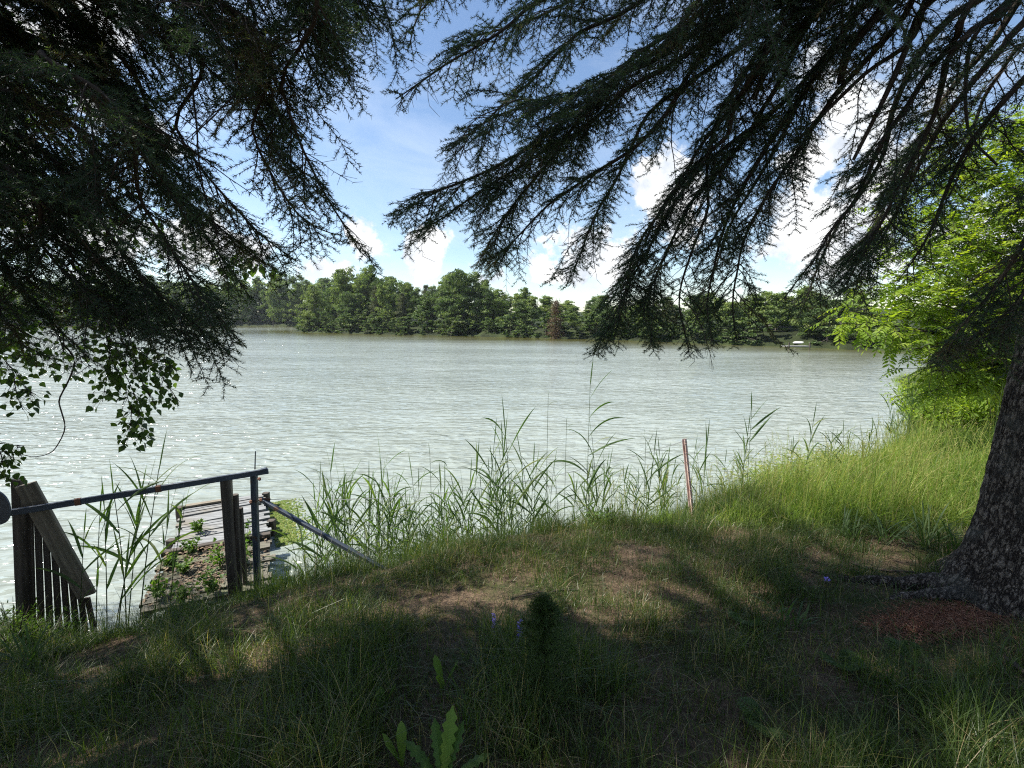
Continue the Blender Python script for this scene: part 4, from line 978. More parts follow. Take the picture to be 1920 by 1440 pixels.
def build_birch():
    rng = rng_of(52); b = np.array([-6.4, 3.2]); bz = gz(*b)
    t = thing('birch_tree', 'broadleaf tree with small heart-shaped leaves hanging behind the dark spruce', 'tree', (b[0], b[1], bz))
    tr, wood, lf = MB(), MB(), MB()
    P = catmull([(b[0], b[1], bz - .4), (b[0] + .1, b[1], bz + 3), (b[0] - .1, b[1] + .1, bz + 6), (b[0] + .2, b[1], bz + 9)], .3); tube(tr, P, np.linspace(.15, .03, len(P)), 10)
    def leaves_along(C, f0, per_m, spread, size, bias=-.55):
        seg = np.linalg.norm(np.diff(C, axis=0), axis=1).sum(); n = max(4, int(seg * (1 - f0) * per_m * .85))
        k = (rng.uniform(f0, 1, n) * (len(C) - 1)).astype(int); off = rand_dirs(rng, n) * rng.uniform(.02, spread, (n, 1)); off[:, 2] -= spread * .35
        p = C[k] + off; sticks(wood, C[k], p, .0011, .0008, .5)
        d = nrm(nrm(off) * .6 + rng.normal(0, .35, (n, 3)) + [0, 0, bias]); up = nrm(rng.normal(0, 1, (n, 3)) * [1, 1, .6] + [0, -.5, .4])
        scatter(lf, HEART_V, HEART_T, p, frames(d, up), size * rng.uniform(.65, 1.2, n), np.clip(rng.normal(.45, .22, n), 0, 1))
    def twig(pts, r0, f0=.3, per_m=80, spread=.09, size=.038, leaves=True):
        C = catmull(pts, .03); C = C + (fbm(C * 5, int(rng.integers(999)), 2) - .5)[:, None] * .05
        tube(wood, C, np.linspace(r0, .0016, len(C)), 5, .3)
        if leaves: leaves_along(C, f0, per_m, spread, size)
        return C
    s = P[int(len(P) * .62)]
    # the hanging sprays over the water
    twig([s, W(60, 420, 2.9), W(180, 600, 2.75), W(222, 690, 2.7), W(250, 760, 2.7), W(243, 822, 2.7)], .009, .66, 210, .11)
    for e in ((300, 690), (338, 752), (290, 762), (205, 700), (190, 755), (268, 826), (330, 690), (232, 655)):
        twig([W(200, 640, 2.75), W((200 + e[0]) / 2 + 8, (640 + e[1]) / 2 - 12, 2.72), W(*e, 2.7)], .003, .45, 190, .075)
    twig([s, W(-60, 480, 2.7), W(-5, 650, 2.6), W(20, 700, 2.6), W(60, 745, 2.55)], .007, .72, 230, .09)
    twig([W(20, 700, 2.6), W(30, 745, 2.55), W(42, 770, 2.55)], .003, .3, 260, .08)
    twig([W(5, 660, 2.6), W(60, 670, 2.6), W(110, 690, 2.6)], .003, .3, 150, .08)
    # bare whip that curls back, with a spray on its end
    C = twig([W(120, 640, 2.7), W(138, 682, 2.7), W(116, 750, 2.68), W(122, 800, 2.66), W(100, 845, 2.64), W(50, 862, 2.6), W(10, 852, 2.56), W(-40, 850, 2.5)], .0055, leaves=False)
    twig([W(30, 860, 2.58), W(22, 835, 2.57), W(50, 836, 2.57)], .003, .2, 200, .05); twig([W(10, 852, 2.56), W(0, 880, 2.55), W(22, 905, 2.55)], .003, .2, 260, .07)
    twig([W(-40, 790, 2.5), W(-8, 840, 2.5), W(8, 880, 2.5)], .004, .3, 260, .09)
    # foliage further back that shows through the spruce
    for q in range(60):
        px, py = rng.uniform(-150, 330), rng.uniform(90, 700); Y = rng.uniform(3.6, 4.8)
        e = W(px, py, Y); s2 = P[int(np.clip((e[2] + .6 - bz) / 9, .15, .95) * (len(P) - 1))]
        twig([s2, (s2 + e) / 2 + [0, 0, .35], e], .008, .55, 60, .22, .048)
    twig([W(330, 430, 3.4), W(400, 470, 3.4), W(480, 492, 3.4), W(500, 505, 3.4)], .003, .55, 160, .08, .055)
    tr.build('trunk', M_BARK_FAR, t, smooth=True); wood.build('twigs', M_TWIG, t, smooth=True); lf.build('crown', M_LEAF_BIRCH, t)
build_birch()

# ------------------------------------------------------------------ rail, wooden wing panels, steel posts, wire and the old dock
def build_gate():
    # blue-grey rail across the dock's entrance
    a, b = W(-90, 979, 3.85), W(503, 883, 4.68)
    t = thing('metal_rail', 'long blue-grey steel rail lying across the wooden wing boards and steel post', 'rail', a)
    board_obj('bar', a, b, .03, .056, M_STEEL, t, bev=.08)
    d = nrm(b - a)
    for px in (122, 273):
        f = (px + 90) / 593; p = a + (b - a) * f
        board_obj('rust_clamp', p - d * .022, p + d * .022, .04, .064, M_RUST, t, bev=.15)
    e = b - d * .07; board_obj('end_lip', e + [0, 0, .024], e + d * .055 + [0, 0, .03], .05, .02, M_STEEL, t)
    mb = MB(); c = W(-8, 952, 3.70); an = np.linspace(0, 2 * np.pi, 28, endpoint=False); ring = np.stack([np.cos(an) * .115, np.zeros(28), np.sin(an) * .15], -1)
    V = np.vstack([ring, ring + [0, .012, 0], [(0, 0, 0)], [(0, .012, 0)]]); j = np.arange(28); j2 = (j + 1) % 28
    mb.quads(V, np.stack([j, j2, j2 + 28, j + 28], -1)); mb.add(V, np.stack([j2, j, np.full(28, 56)], -1)); mb.add(V, np.stack([j + 28, j2 + 28, np.full(28, 57)], -1))
    o = mb.build('end_plate', M_STEEL); o.location = c; attach(o, t)
    # left wing: upright post, sloping plank, upright boards below it
    base = W(44, 1150, 3.95); t = thing('wooden_wing_panel', 'weathered wooden panel with a broad sloping plank and dark upright boards beneath', 'panel', base)
    top = W(32, 900, 3.95); foot = W(46, 1215, 4.2)
    board_obj('post', foot, W(34, 898, 4.2), .085, .07, M_WOOD_DARK, t, twist_up=(0, 1, 0))
    pa, pb = W(48, 908, 4.15), W(163, 1116, 4.33)
    board_obj('plank', pa, pb, .15, .045, M_WOOD_GREY, t, roll=R(-76), twist_up=(0, 0, 1))
    for k in range(8):
        px = 55 + k * 15.5; Y = 4.24 + k * .025; yt = 945 + k * 25
        board_obj('upright_board', W(px + 8 + k * 1.2, 1240 - k * 6, Y), W(px, yt, Y), .058 - .001 * k, .022, M_WOOD_DARK, t, twist_up=(0, 1, 0))
    # right wing seen edge-on, and the stout post beside it
    base = W(440, 1115, 4.62); t = thing('wooden_wing_panel', 'dark tapering wooden board seen edge-on beside the blue-grey steel post', 'panel', base)
    board_obj('plank', W(422, 896, 4.62), W(438, 1118, 4.66), .085, .06, M_WOOD_DARK, t, twist_up=(0, 1, 0))
    board_obj('face_board', W(430, 900, 4.72), W(434, 1000, 4.75), .03, .07, M_WOOD_GREY, t, twist_up=(0, 1, 0))
    board_obj('post', W(449, 1125, 4.78), W(440, 927, 4.80), .065, .065, M_WOOD_DARK, t, twist_up=(0, 1, 0), bev=.25)
    board_obj('back_board', W(461, 1110, 5.0), W(451, 952, 5.0), .04, .04, M_WOOD_DARK, t, twist_up=(0, 1, 0))
    # steel gate post with its brace
    base = W(482, 1098, 4.75); t = thing('steel_post', 'upright blue-grey steel post with a long slanting brace', 'post', base)
    board_obj('upright', W(484, 1135, 4.75), W(476, 890, 4.75), .060, .055, M_STEEL, t, twist_up=(0, 1, 0))
    board_obj('brace', W(488, 936, 4.74), W(745, 1082, 4.35), .042, .042, M_STEEL, t)
    for py, sx in ((897, 486), (936, 489), (940, 470)):
        p = W(sx, py, 4.70); mb = MB(); tube(mb, np.array([p, p + [.02, -.03, 0]]), .016, 6); tube(mb, np.array([p + [.02, -.03, 0], p + [.03, -.05, .0]]), .009, 6)
        mb.build('bolt', M_RUST, t, smooth=False)
    mb = MB(); tube(mb, np.array([W(478, 880, 4.76), W(479, 846, 4.76)]), [.007, .006], 6); mb.build('spike', M_STEEL, t)
    # wire from the steel post to the red post
    wa, wb = W(490, 936, 4.74), W(1283, 827, 5.2)
    mb = MB(); u = np.linspace(0, 1, 60)[:, None]; P = wa * (1 - u) + wb * u - np.array([0, 0, .22]) * (4 * u * (1 - u)); tube(mb, P, .0026, 4, .5)
    tag(mb.build('fence_wire', M_GREY_METAL), 'thin sagging wire strung from the blue-grey steel post to the red post', 'wire')
    mb = MB(); wj = W(503, 936, 4.74); tube(mb, np.array([wa, wj, wj + (wj - wa) * .4]), [.012, .016, .004], 6); attach(mb.build('knot', M_RUST), [o for o in COL.objects if o.name == 'fence_wire'][0])
    # red steel post
    base = W(1298, 962, 5.2); t = thing('red_post', 'leaning faded red steel fence post at the edge of the sunlit reeds', 'post', base)
    pa, pb = W(1299, 985, 5.2), W(1283, 823, 5.2)
    board_obj('flange', pa, pb, .052, .008, M_RED_STEEL, t, roll=R(90), twist_up=(1, 0, 0))
    board_obj('rib', pa + [.002, -.016, 0], pb + [.002, -.016, -.01], .022, .010, M_RED_STEEL, t, twist_up=(1, 0, 0))
    for k in np.linspace(.12, .95, 9):
        p = pa + (pb - pa) * k; board_obj('stud', p + [-.010, -.026, 0], p + [.012, -.026, 0], .008, .008, M_RED_STEEL, t)
build_gate()

def build_dock():
    A0, A1 = Pz(255, 1150, .30), Pz(312, 1040, .27); B0, B1 = Pz(322, 1040, .22), Pz(345, 948, .22)
    rng = rng_of(91)
    def section(label, a, b, w, mat, dz, n, gap, seed):
        t = thing('dock', label, 'dock', a); d = nrm(b - a); sd = np.array([d[1], -d[0], 0]); l = np.linalg.norm(b - a); mb = MB(); r = rng_of(seed)
        pw = l / n; deck = MB()
        o = None
        for k in range(n):
            c = a + d * (k + .5) * pw + [0, 0, dz + r.normal(0, .011)]; hx = pw / 2 - gap / 2; o0 = r.normal(0, .03); o1 = w + r.normal(0, .04); tl = r.normal(0, .012)
            q = [c - d * hx + sd * o0, c + d * hx + sd * (o0 + r.normal(0, .008)), c + d * hx + sd * o1 + [0, 0, tl], c - d * hx + sd * o1 + [0, 0, tl]]
            V = np.array(q + [p - [0, 0, .035] for p in q]); deck.quads(V, [[0, 3, 2, 1], [4, 5, 6, 7], [0, 1, 5, 4], [1, 2, 6, 5], [2, 3, 7, 6], [3, 0, 4, 7]])
        o = deck.build('deck', mat, t)
        for s in (.06, w - .06):
            board_obj('beam', a + sd * s + [0, 0, dz - .10], b + sd * s + [0, 0, dz - .10], .05, .12, M_WOOD_DARK, t)
        return t, d, sd
    ang = nrm(np.array([A1[0] - A0[0], A1[1] - A0[1], 0]))
    t, d, sd = section('nearer mossy section of the old plank dock, strewn with leaf litter', A0 * [1, 1, 0] + [0, 0, .26], A1 * [1, 1, 0] + [0, 0, .24], 1.22, M_DECK_MOSS, .03, 9, .022, 1)
    board_obj('end_beam', A1 * [1, 1, 0] + [0, 0, .29] - sd * .05, A1 * [1, 1, 0] + sd * 1.2 + [0, 0, .29], .09, .07, M_WOOD_DARK, t)
    t, d, sd = section('farther sun-bleached section of the old plank dock over the water', B0 * [1, 1, 0] + [0, 0, .2], B1 * [1, 1, 0] + [0, 0, .17], 1.15, M_DECK, .03, 19, .012, 2)
    for f in (.25, .95):
        for s in (-.05, 1.2):
            p = B0 + (B1 - B0) * f + sd * s; board_obj('pile', (p[0], p[1], -1.0), (p[0], p[1], .24), .1, .1, M_WOOD_DARK, t, twist_up=(0, 1, 0))
    p = B1 * [1, 1, 0] + [0, 0, .225]; board_obj('loose_board', p - d * .06 + sd * .02 , p - d * .12 + sd * .62 + [0, 0, .012], .10, .03, M_WOOD_GREY, t)
    p = B0 + (B1 - B0) * .45 + sd * 1.24; mb = MB()
    # scum of pollen and duckweed caught along the dock's right side
    rr = rng_of(5); n = 2600; u = rr.random(n); v = np.abs(rr.normal(0, .22, n)); c = B0[None] * (1 - u[:, None]) + B1[None] * u[:, None] + sd * (1.22 + v[:, None]); c[:, 2] = .006 + rr.uniform(0, .004, n)
    leaf_cards(mb, c, .045, rr, rr.uniform(.3, 1, n), flat=.97); tag(mb.build('duckweed', M_GRASS_TALL), 'floating scum of pollen and duckweed beside the bleached dock', 'water weed', kind='stuff')
    n = 5200; q_ = rr.random((n, 1)); c = np.array([5.6, 8.75, 0]) * (1 - q_) + np.array([8.4, 10.6, 0]) * q_ + rr.normal(0, 1, (n, 3)) * [.5, .45, 0] + [-.25, .35, 0]; c[:, 2] = .006 + rr.uniform(0, .008, n)
    leaf_cards(mb2 := MB(), c, .06, rr, rr.uniform(.6, 1, n), flat=.95); tag(mb2.build('shore_scum', M_GRASS_TALL), 'pale yellowish floating scum along the edge of the right bank', 'water weed', kind='stuff')
    # litter on the nearer section and plants that root in it
    mb = MB(); n = 1100; u = rr.random(n) ** .8; v = np.clip(rr.normal(.55, .28, n), .02, 1.15); c = A0[None] * (1 - u[:, None]) + A1[None] * u[:, None] + sd * v[:, None]; c[:, 2] = .297 + rr.uniform(0, .02, n)
    leaf_cards(mb, c, .045, rr, rr.uniform(.2, 1, n), flat=.9); tag(mb.build('leaf_litter', M_LITTER), 'reddish leaf litter strewn on the mossy dock section', 'leaf litter', kind='stuff')
    for q, (px, py, z, h, r_, lb) in enumerate([(358, 1042, .26, .26, .17, 'bushy green weed in the gap between the two dock sections'), (345, 1075, .28, .17, .16, 'low leafy weed on the mossy dock section'),
                                                (372, 1000, .22, .20, .09, 'small upright weed on the bleached dock boards'), (415, 1065, .28, .30, .2, 'leafy weed beside the dark wing board'),
                                                (398, 1110, .32, .24, .2, 'broad-leaved weed at the landward end of the dock'), (318, 1062, .27, .1, .1, 'tiny weed at the left edge of the dock'), (458, 1070, .22, .45, .22, 'tall green weed between the dark board and the steel post'), (300, 1120, .3, .16, .14, 'ragged weed on the left of the mossy planks'),
                                                (345, 1128, .31, .2, .18, 'spreading weed across the mossy planks near the bank'), (462, 1025, .2, .4, .16, 'feathery weed beside the duckweed behind the steel post')]):
        p = Pz(px, py, z); rg = rng_of(30 + q); t = thing('dock_weed', lb, 'plant', p); wd, lf = MB(), MB()
        for k in range(11):
            a = rg.uniform(0, 6.28); e = p + np.array([math.cos(a) * r_ * rg.uniform(.2, 1), math.sin(a) * r_ * rg.uniform(.2, 1), h * rg.uniform(.5, 1)]); C = catmull([p, (p + e) / 2 + [0, 0, .04], e], .04); tube(wd, C, np.linspace(.003, .0015, len(C)), 4)
            m_ = 12; kk = rg.integers(1, len(C), m_); off = rand_dirs(rg, m_); scatter(lf, HEART_V, HEART_T, C[kk] + off * .02, frames(nrm(off + [0, 0, .2]), nrm([0, 0, 1] + rg.normal(0, .4, (m_, 3)))), rg.uniform(.022, .055, m_), rg.uniform(.15, .9, m_))
        wd.build('stems', M_LEAF_WEED, t); lf.build('leaves', M_LEAF_WEED, t)
build_dock()

# ------------------------------------------------------------------ reeds
def reed_mesh(seed, h, nleaf, lean=.08, leaf_len=.36, lw=.016, sides=None, up0=.25, spear=True, droop=1.0):
    """One common reed: stem and long arching leaves; local origin at its foot."""
    rng = rng_of(seed); st, lf = MB(), MB()
    la = rng.uniform(0, 6.28); k = 14; t = np.linspace(0, 1, k)
    P = np.stack([math.cos(la) * lean * h * t ** 1.6, math.sin(la) * lean * h * t ** 1.6, h * t - .12 * (t == 0)], -1)
    tube(st, P, np.linspace(.0046, .0022, k), 5, .5)
    def leaf(p, az, l, el, w, bend, tint, tw=0.0):
        n = 9; s = np.linspace(0, 1, n); e = el - bend * s ** 1.3; ds = l / (n - 1)
        d = np.stack([np.cos(e) * math.cos(az), np.cos(e) * math.sin(az), np.sin(e)], -1); C = p + np.vstack([[0, 0, 0], np.cumsum(d[:-1] * ds, 0)])
        s0 = np.array([-math.sin(az), math.cos(az), 0]); n0 = np.cross(d, s0); ct, st_ = np.cos(tw * (.4 + s))[:, None], np.sin(tw * (.4 + s))[:, None]; sd = s0 * ct + n0 * st_; nn = n0 * ct - s0 * st_; ww = w * np.interp(s, [0, .12, .35, .7, 1], [.35, .8, 1, .75, .02])[:, None] * .5
        V = np.stack([C - sd * ww - nn * ww * .35, C, C + sd * ww - nn * ww * .35], 1).reshape(-1, 3)
        i = np.arange(n - 1)[:, None] * 3; Q = np.concatenate([np.stack([i, i + 1, i + 4, i + 3], -1), np.stack([i + 1, i + 2, i + 5, i + 4], -1)]).reshape(-1, 4)
        lf.quads(V, Q, tint)
    az0 = rng.uniform(0, 6.28)
    for q in range(nleaf):
        f = up0 + (.97 - up0) * (q + .5) / nleaf; p = np.array([np.interp(f, t, P[:, c]) for c in range(3)])
        az = az0 + q * math.pi + rng.normal(0, .45) if sides is None else sides[q][0]
        el = rng.uniform(.75, 1.25) if sides is None else sides[q][1]; b_ = rng.uniform(.3, 1.7) * droop if sides is None else sides[q][2]
        leaf(p, az, leaf_len * rng.uniform(.75, 1.25) * (1 - .25 * abs(f - .6)), el, lw * rng.uniform(.8, 1.2), b_, float(np.clip(rng.normal(.5, .2), 0, 1)), rng.choice([-1, 1]) * rng.uniform(.3, 1.2))
    if spear: leaf(P[-1] - [0, 0, .02], la, leaf_len * .62, 1.45, lw * .55, .12, .5)
    return st, lf
REED_KINDS = []
for q in range(10):
    st, lf = reed_mesh(3000 + q, 1.0, 4 + q % 3, lean=.04 + .03 * (q % 4), leaf_len=.38 + .04 * (q % 3), lw=.0205, droop=.9 if q % 3 else .5)
    REED_KINDS.append((st.mesh('reed', M_REED, True), lf.mesh('leaves', M_REED)))
def put_reed(x, y, h, seed, label, group=None, kind=None, parts=True, z=None):
    rng = rng_of(seed); st, lf = REED_KINDS[int(rng.integers(10)) if kind is None else kind]
    r = bpy.data.objects.new('reed', st); COL.objects.link(r); zz = max(gz(x, y), -.35) if z is None else z
    r.location = (x, y, zz - .02); r.rotation_euler = (rng.normal(0, .05), rng.normal(0, .05), rng.uniform(0, 6.28)); r.scale = (h ** .6, h ** .6, h)
    o = bpy.data.objects.new('leaves', lf); COL.objects.link(o); o.parent = r
    return tag(r, label, 'reed', group)
def build_reeds():
    rng = rng_of(8); n = 0
    # the thick stand in the shallow water left of the middle
    while n < 195:
        px = rng.uniform(535, 1085); y = rng.uniform(5.15, 6.7); x = W(px, 900, y)[0]
        d = float(lake_sd(np.array([[x, y]]))[0])
        if d > .55 or d < -1.3 or rng.random() > np.interp(px, [535, 600, 700, 950, 1085], [.35, .8, 1, 1, .7]): continue
        top = np.interp(px, [540, 640, 760, 860, 960, 1085], [905, 880, 890, 890, 850, 850]) + rng.normal(72, 40)
        h = np.clip(W(px, top, y)[2] - max(gz(x, y), -.35), .5, 1.9)
        put_reed(x, y, h, 4000 + n, 'green reed standing in the thick reed bed by the slanting brace', 'reeds in the thick bed'); n += 1
    n = 0
    while n < 70:      # thinner, sunlit, round the red post
        px = rng.uniform(1085, 1520); y = rng.uniform(5.6, 7.6); x = W(px, 900, y)[0]; d = float(lake_sd(np.array([[x, y]]))[0])
        if d > .9 or d < -1.0: continue
        top = np.interp(px, [1085, 1200, 1300, 1420, 1520], [880, 860, 860, 860, 840]) + rng.normal(25, 35); h = np.clip(W(px, top, y)[2] - max(gz(x, y), -.3), .4, 1.5)
        put_reed(x, y, h, 4400 + n, 'sunlit reed in the thin bed around the red post', 'sunlit reeds round the red post'); n += 1
    n = 0
    while n < 46:      # grey-green clump at the far end of the bank
        px = rng.uniform(1670, 1850); y = rng.uniform(9.0, 13.5); x = W(px, 800, y)[0]; d = float(lake_sd(np.array([[x, y]]))[0])
        if d > 2.6 or d < -.6: continue
        put_reed(x, y, rng.uniform(.9, 1.5), 4600 + n, 'grey-green reed in the clump at the far end of the bank', 'reeds at the end of the bank'); n += 1
    for q in range(26):      # thin row along the right bank's edge
        px = rng.uniform(1500, 1720); y = np.interp(px, [1500, 1720], [7.6, 10.5]) + rng.normal(0, .5); x = W(px, 820, y)[0]
        put_reed(x, y, rng.uniform(.5, 1.0), 4700 + q, 'short reed at the water along the bright grass', 'reeds along the bright grass')
    for q, (px, py, Y, h) in enumerate([(200, 1180, 4.35, 1.35), (222, 1170, 4.4, 1.5), (240, 1170, 4.45, 1.4), (262, 1160, 4.4, 1.55), (180, 1165, 4.4, 1.25), (148, 1190, 4.2, 1.1), (214, 1200, 4.15, 1.2), (290, 1150, 4.5, 1.2), (318, 1140, 4.45, 1.15), (236, 1205, 4.2, 1.5)]):
        p = W(px, py, Y); r = put_reed(p[0], p[1], h, 4800 + q, 'tall broad-leaved reed between the sloping plank and the dock', 'reeds by the sloping plank', z=p[2]); r.rotation_euler = (0.02, .14, r.rotation_euler[2] * 0 + (.3 * q) % 1.2); r.scale = (h * .95, h * .95, h)
    # reeds the eye picks out
    def hero(px, pyb, Y, top, label, sides, lw=.026, ll=.46, up0=.4, lean=.01, seed=0):
        b = W(px, pyb, Y); h = W(px, top, Y)[2] - b[2] - .18; st, lf = reed_mesh(seed, h, len(sides), lean=lean, leaf_len=ll, lw=lw, sides=sides, up0=up0)
        r = tag(st.build('reed', M_REED, smooth=True), label, 'reed'); r.location = b; l = lf.build('leaves', M_REED); l.parent = r
    pi = math.pi
    hero(1096, 1085, 5.5, 690, 'tallest reed, in the middle, with leaves streaming to the right', [(0.3, 1.0, .4), (pi - .2, 1.1, .5), (.0, 1.3, .6), (pi, .8, 1.5), (.1, .55, .6), (-.1, 1.0, 1.3), (.2, .95, 1.2), (0, 1.1, .5)], .034, .52, .22, seed=11)
    hero(1394, 1000, 5.9, 742, 'tall reed with paired leaves to the right of the red post', [(.2, 1.1, .6), (pi, 1.0, .3), (-.1, 1.0, .5), (pi, 1.1, .4), (.1, .95, .2), (0, .8, .3), (0, 1.0, .2)], .03, .42, .35, seed=12)
    hero(1022, 1070, 5.9, 712, 'thin bare dry reed stalk with a hooked tip', [(0, .9, 1.5)], .006, .15, .9, seed=13)
    hero(1056, 1070, 5.9, 760, 'shorter thin bare stalk next to the hooked dry one', [(0, .9, 1.5)], .006, .12, .92, seed=14)
    hero(812, 1050, 5.8, 822, 'reed stalk with a broken tip folded to the right', [(-.2, 1.0, .4), (.1, 1.2, 2.2), (0, .6, 2.6)], .012, .28, .55, seed=15)
    hero(632, 1070, 5.5, 842, 'reed with a broad upright spear leaf left of the middle', [(pi, 1.3, .2), (0, 1.3, .2), (.3, .9, 1.1), (pi, 1.0, 1.0), (.0, 1.42, .1)], .026, .36, .45, seed=16)
    hero(1830, 1010, 5.2, 690, 'very long pale dry stalk beside the spruce trunk', [(0, 1.2, .3)], .005, .12, .9, lean=.02, seed=17)
    hero(940, 1060, 5.7, 826, 'upright reed with two crossing leaves at the middle of the bed', [(.1, 1.0, .3), (pi, 1.1, .3), (.2, .8, .9), (pi, .9, .8), (0, 1.2, .2)], .018, .36, .4, seed=18)
    hero(1205, 1010, 6.0, 800, 'sunlit reed with V-shaped top leaves left of the red post', [(pi, 1.05, .2), (0, 1.05, .2), (.2, .8, .5), (pi, .8, .5), (0, 1.2, .2)], .016, .34, .35, seed=19)
build_reeds()

# ------------------------------------------------------------------ grass, litter and single plants
def blades(P, h, w, rng, tint, lean=.35, wind=(0, 0), segs=3):
    """Curved tapering grass blades rooted at P."""
    n = len(P); mb = MB(); a = rng.uniform(0, 2 * np.pi, n); ln = np.abs(rng.normal(0, lean, n)) + .05
    dx = np.cos(a) * ln + wind[0]; dy = np.sin(a) * ln + wind[1]
    fa = a + rng.normal(0, .8, n) + np.pi / 2; sx, sy = np.cos(fa), np.sin(fa)
    V = np.zeros((n, 2 * segs + 1, 3), np.float32)
    for k in range(segs + 1):
        t = k / segs; c = np.stack([P[:, 0] + dx * h * t ** 2, P[:, 1] + dy * h * t ** 2, P[:, 2] - .015 + h * (t - .35 * np.minimum(ln, 1.2) * t ** 2)], -1)
        if k == segs: V[:, 2 * k] = c
        else:
            ww = w * (1 - .55 * t) * .5; o = np.stack([sx * ww, sy * ww, 0 * ww], -1); V[:, 2 * k] = c - o; V[:, 2 * k + 1] = c + o
    T = []
    for k in range(segs - 1): T += [(2 * k, 2 * k + 1, 2 * k + 3), (2 * k, 2 * k + 3, 2 * k + 2)]
    T.append((2 * segs - 2, 2 * segs - 1, 2 * segs))
    T = (np.arange(n)[:, None, None] * (2 * segs + 1) + np.array(T)[None]).reshape(-1, 3)
    mb.add(V.reshape(-1, 3), T, np.repeat(tint, 2 * segs + 1)); return mb
def to_px(P):
    e = P - [0, 0, EYE]; dep = e[:, 1] * CY - e[:, 2] * SY
    return 960 + F * e[:, 0] / dep, 720 - F * (e[:, 2] * CY + e[:, 1] * SY) / dep
def in_wedge(x, y, m=.5): return np.abs(x) < 1.22 * (y + .15) + m
def build_grass():
    rng = rng_of(12)
    # trampled lawn under the spruces
    n = 900000; x = rng.uniform(-8, 8, n); y = rng.uniform(.7, 6.6, n); k = in_wedge(x, y); x, y = x[k], y[k]; P2 = np.stack([x, y], -1); d = lake_sd(P2)
    clump = fbm(P2 * 2.6, 31, 3); fine = fbm(P2 * 9, 32, 2)
    bare = np.exp(-(((x - .45) / 1.2) ** 2 + ((y - 3.7) / .5) ** 2)) * .33 + np.exp(-(((x + .6) / .6) ** 2 + ((y - 3.22) / .33) ** 2)) * .95 + np.exp(-(((x - 2.66) / .45) ** 2 + ((y - 2.7) / .25) ** 2)) * 1.1 + np.exp(-(((x + 2.1) / .7) ** 2 + ((y - 1.9) / .4) ** 2)) * .45
    dens = np.clip((clump - .25) * 3.6, np.interp(y, [2.4, 3.2], [.55, .34]), 1) * (.5 + fine) * np.clip(1 - bare, .06, 1)
    k = (rng.random(len(x)) < dens * .8 * np.interp(y, [1, 3, 6], [1, .85, .6])) & (d > -.05) & (np.hypot(x - RT[0], y - RT[1]) > .42)
    x, y, clump, bare = x[k], y[k], clump[k], bare[k]; n = len(x); P = np.stack([x, y, ground_z(np.stack([x, y], -1))], -1)
    h = rng.gamma(4, .029, n) * (.5 + 1.2 * np.clip(clump - .3, 0, .5) * 2) * np.clip(1.15 - bare * .75, .35, 1.2); h = np.clip(h * np.interp(y, [.8, 2.2, 3.4, 4.2, 5], [1.2, 1.1, .8, .85, 1.1]), .02, .42)
    tint = np.clip(rng.normal(.42, .22, n) + (fbm(np.stack([x, y], -1) * 1.7, 66, 3) - .5) * .8 + (rng.random(n) < .14) * .45 + bare * .2, 0, 1)
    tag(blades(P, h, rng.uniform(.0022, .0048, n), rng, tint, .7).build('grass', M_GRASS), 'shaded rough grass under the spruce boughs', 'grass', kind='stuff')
    # lush fringe along the edge of the bank
    n = 150000; x = rng.uniform(-6, 3, n); y = rng.uniform(3.4, 6.4, n); P2 = np.stack([x, y], -1); d = lake_sd(P2); c = fbm(P2 * 2.2, 77, 3)
    hump = np.exp(-((d - .55) / .5) ** 2) * np.interp(x, [-6, -3.2, -2.6, .8, 1.6, 3], [.2, .15, .8, .9, .5, .8])
    k = (rng.random(n) < hump * np.clip((c - .3) * 3, 0, 1) * .75) & (d > -.1) & in_wedge(x, y); x, y, c = x[k], y[k], c[k]; n = len(x); P = np.stack([x, y, ground_z(np.stack([x, y], -1))], -1)
    h = np.clip(rng.gamma(5, .05, n) * (.5 + c), .06, .55)
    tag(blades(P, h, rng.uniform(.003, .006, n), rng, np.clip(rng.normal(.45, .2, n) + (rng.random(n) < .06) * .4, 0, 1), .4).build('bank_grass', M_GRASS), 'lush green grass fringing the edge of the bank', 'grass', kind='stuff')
    # tall bright grass on the sunlit right bank
    n = 330000; y = 4 + 24 * rng.random(n) ** 1.5; x = .9 + (1.15 * y + .6) * rng.random(n); P2 = np.stack([x, y], -1); d = lake_sd(P2); c = fbm(P2 * 1.1, 41, 3)
    px = 960 + F * x / (y * CY + .3)
    edge = y - np.interp(x, [.9, 1.6, 2.4, 3.4, 5], [5.1, 4.9, 4.55, 4.2, 3.7])
    k = (d > -.25 - .25 * (c > .5)) & (d < 7) & (px < 1990) & (edge > rng.uniform(0, .35, n)) & (rng.random(n) < np.clip((c - .25) * 3.5, .15, 1) * .9)
    x, y, d, c, edge = x[k], y[k], d[k], c[k], edge[k]; n = len(x); P = np.stack([x, y, np.maximum(ground_z(np.stack([x, y], -1)), -.05)], -1)
    h = np.clip(rng.gamma(3.5, .115, n) * (.25 + 1.25 * c) * np.interp(d, [-.4, 0, .5, 1.5, 4], [.4, .42, .5, .75, 1.0]) * np.interp(edge, [0, .5, 1.5], [.45, .75, 1.0]), .08, 1.05)
    tag(blades(P, h, rng.uniform(.0035, .0075, n) * np.interp(y, [4, 16, 28], [1, 1.7, 2.6]), rng, np.clip(rng.normal(.42, .27, n) + (fbm(np.stack([x, y], -1) * 1.9, 88, 3) - .5) * 1.1 + (rng.random(n) < .1) * .45, 0, 1), .6, wind=(.06, -.03)).build('tall_grass', M_GRASS_TALL), 'tall sunlit yellow-green grass on the right bank', 'grass', kind='stuff')
